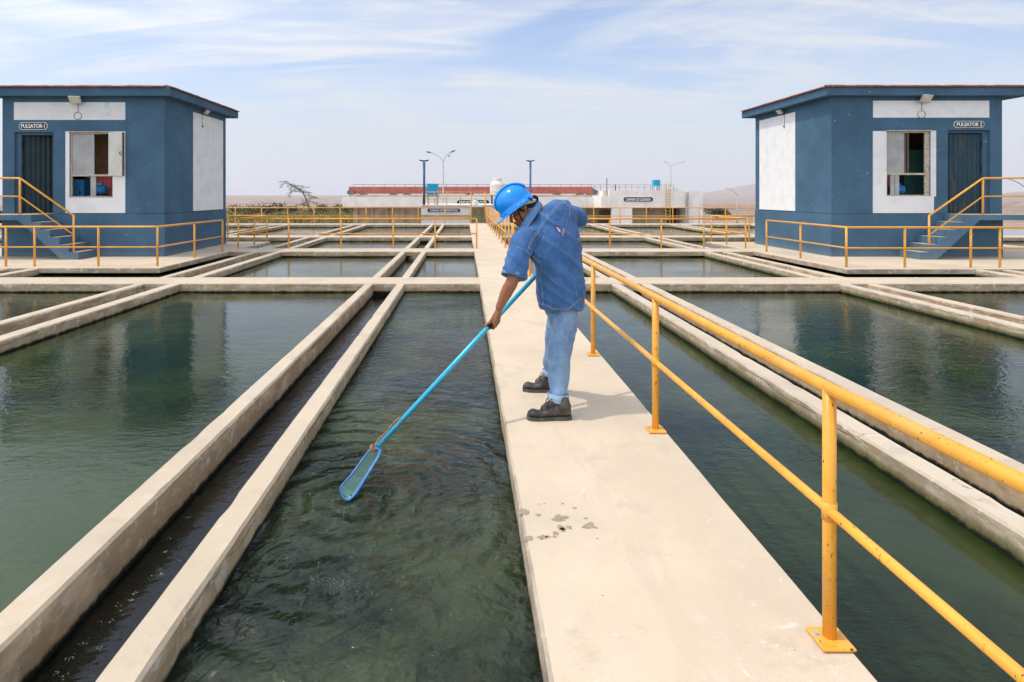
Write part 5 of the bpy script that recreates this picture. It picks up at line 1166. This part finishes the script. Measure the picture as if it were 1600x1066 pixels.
# boots
def boot(ax_, y, yaw, label):
    """ankle x, centre y; toe points to -x"""
    r0 = None; L_ = .325; xh = ax_ + .095
    def wpt(x, yy, z):
        dx, dy = x - ax_, yy; c, s__ = math.cos(yaw), math.sin(yaw); return V((ax_ + dx * c - dy * s__, y + dx * s__ + dy * c, z + .004))
    def outl(t): return (.036 + .014 * math.sin(min(t / .3, 1) * 1.57)) * (1 - .10 * math.exp(-((t - .42) / .16) ** 2)) * (1.0 if t < .82 else math.sqrt(max(0, 1 - ((t - .82) / .185) ** 2))) * (1.0 if t > .1 else math.sqrt(max(.0, 1 - ((.1 - t) / .105) ** 2)))
    bm = B(); rings = []
    for i in range(25):
        t = i / 24; x = xh - t * L_; hw = max(outl(t), .006) * 1.0
        top = .118 - .060 * sst(.30, .70, t) + .014 * math.exp(-((t - .86) / .09) ** 2); top *= (1 if t < .93 else 1 - ((t - .93) / .07) ** 2 * .35)
        if t < .08: top *= .9
        ring = []
        for k in range(18):
            a = 2 * math.pi * k / 18; cy, cz = math.cos(a), math.sin(a); zc = (top + .022) / 2; hz_ = (top - .022) / 2
            ring.append(wpt(x, hw * (abs(cy) ** .75) * (1 if cy > 0 else -1), zc + hz_ * (abs(cz) ** .8) * (1 if cz > 0 else -1)))
        rings.append(ring)
    loft(bm, rings)
    for z0 in (0,): limb(bm, [wpt(ax_ + .042, 0, .07), wpt(ax_ + .036, 0, .115), wpt(ax_ + .030, 0, .138)], [.052, .050, .047], 18, 3)
    limb(bm, [wpt(ax_ - .10, 0, .075), wpt(ax_ - .045, 0, .108), wpt(ax_ - .012, 0, .142)], [.030, .034, .026], 12, 3)
    me = remesh(bm, .006, 3)
    for v in me.vertices:
        p = v.co; cr_ = max(0, 1 - abs(p.x - (ax_ - .10)) / .07); v.co = p + v.normal * ((1 - abs(noise.noise(V((p.x * 26, p.y * 9, p.z * 20))))) ** 4 * .005 * (.2 + cr_) - .001)
    b_ = obj('boot', me, 'boot', person, smooth=True, label=label)
    bm = B()
    for zz0, zz1, gr in ((0, .012, 1.04), (.012, .024, 1.07)):
        ring = []
        for sgn__ in (1, -1):
            rng_ = range(0, 31) if sgn__ > 0 else range(30, -1, -1)
            for i in rng_:
                t = i / 30; k = 1.0 if zz0 > 0 or i % 3 else .93
                ring.append((xh + .004 - t * (L_ + .004), sgn__ * max(outl(min(max(t, .004), .99)), .003) * gr * k))
        vb = [bm.verts.new(wpt(a, b, zz0 - .002)) for a, b in ring]; vt = [bm.verts.new(wpt(a, b, zz1)) for a, b in ring]; m_ = len(ring)
        bm.faces.new(vb[::-1]); bm.faces.new(vt)
        for i in range(m_): bm.faces.new((vb[i], vb[(i + 1) % m_], vt[(i + 1) % m_], vt[i]))
    obj('sole', bm, 'sole', b_)
    bm = B()
    for i in range(5):
        x = ax_ - .075 + i * .016; z = .085 + i * .013; tube(bm, [wpt(x, -.034, z - .012), wpt(x - .006, -.018, z + .008), wpt(x - .006, .018, z + .008), wpt(x, .034, z - .012)], .0035, 6)
    for k in (-1, 1): tube(bm, roundpath([wpt(ax_ - .03, 0, .142), wpt(ax_ - .065, k * .03 - .01, .155), wpt(ax_ - .09, k * .035 - .01, .12), wpt(ax_ - .085, k * .02 - .01, .095)], .02, 4), .0028, 6)
    obj('lace', bm, 'strap', b_, smooth=True)
boot(anN.x, 4.50, R(3), 'left work boot, nearer the camera'); boot(anF.x - .005, 5.125, R(-4), 'right work boot, behind')

# ------------------------------------------------------------------ skimmer net
net = thing('skimmer_net', 'long cyan pole with a blue-framed skimmer net dipped in the pool', 'skimmer net', PA)
bm = B(); tube(bm, [PA + pd * .02, HL - pd * .10, HL + pd * .0, PB], PR, 16); pole = obj('pole', bm, 'pole', net, smooth=True)
bm = B(); tube(bm, [HL - pd * .075, HL + pd * .03], PR + .0035, 16); obj('grip_sleeve', bm, 'strap', pole, smooth=True)
bm = B()
for t in (.06, .20, .23): tube(bm, [PA + pd * t, PA + pd * (t + .006)], PR + .002, 14)
obj('wire_tie', bm, 'rope', pole)
bm = B(); rp = [PA + pd * .25 + pn * .018, PA + pd * .20 + pn * .028, PA + pd * .12 + pn * .02, PA + pd * .05 + pn * .024, PA - pd * .02 + pn * .01, PA - pd * .05 + pn * .02]
tube(bm, roundpath(rp, .02, 3), .006, 7); limb(bm, [PA + pd * .0 + pn * .03, PA - pd * .02 + pn * .01, PA + pd * .03 - pn * .02], [.010, .014, .009], 8, 3); obj('rope_lashing', bm, 'rope', net, smooth=True)
fr_ = [P(577, 704, 3.86), P(571, 712, 3.85), P(549, 742, 3.76), P(533, 760, 3.69), P(531.5, 768, 3.675), P(538, 780, 3.655), P(544, 782, 3.655), P(554, 773, 3.67), P(572, 744, 3.72), P(591, 713, 3.82), P(594, 703, 3.87), P(586, 698, 3.885)]
bm = B(); tube(bm, roundpath(fr_ + [fr_[0]], .02, 3), .0058, 8); obj('net_frame', bm, 'net_blue', net, smooth=True)
bm = B(); tube(bm, roundpath([p + V((.006, -.010, .004)) for p in fr_[5:11]], .02, 3), .0075, 8); obj('rim_guard', bm, 'net_blue', net, smooth=True)
bm = B(); left = fr_[0:5]; right = [fr_[10], fr_[9], fr_[8], fr_[7], fr_[6]]; rows = []
for i in range(57):
    t = i / 56 * 4; k = min(int(t), 3); q = t - k; a = left[k].lerp(left[k + 1], q); b = right[k].lerp(right[k + 1], q); row = []
    for j in range(15):
        w_ = j / 14; sag = math.sin(math.pi * w_) * math.sin(math.pi * (i + 1) / 58) ** .5; row.append(a.lerp(b, w_) + V((.025, .065, -.045)) * sag + V((.006, 0, .006)) * noise.noise(V((i * .2, j * .4, 1))))
    rows.append(row)
loft(bm, rows, cap=False, closed=False); nt_ = obj('netting', bm, 'net', net)
wf_ = nt_.modifiers.new('threads', 'WIREFRAME'); wf_.thickness = .0042; wf_.use_replace = True
# ------------------------------------------------------------------ air
bm = B(); box(bm, -9900, 9900, -2900, 12600, -120, 520)
hz_m = bpy.data.materials.new('thin_haze'); hz_m.use_nodes = True; t = hz_m.node_tree; t.nodes.clear()
pv = t.nodes.new('ShaderNodeVolumePrincipled'); pv.inputs['Density'].default_value = .00008; pv.inputs['Color'].default_value = (.86, .90, .97, 1); pv.inputs['Anisotropy'].default_value = .2
mo = t.nodes.new('ShaderNodeOutputMaterial'); t.links.new(pv.outputs[0], mo.inputs['Volume'])
hz_m.volume_intersection_method = 'ACCURATE' if hasattr(hz_m, 'volume_intersection_method') else None
obj('haze', bm, hz_m, kind='stuff', label='thin desert haze over the distant hills', cat='haze')
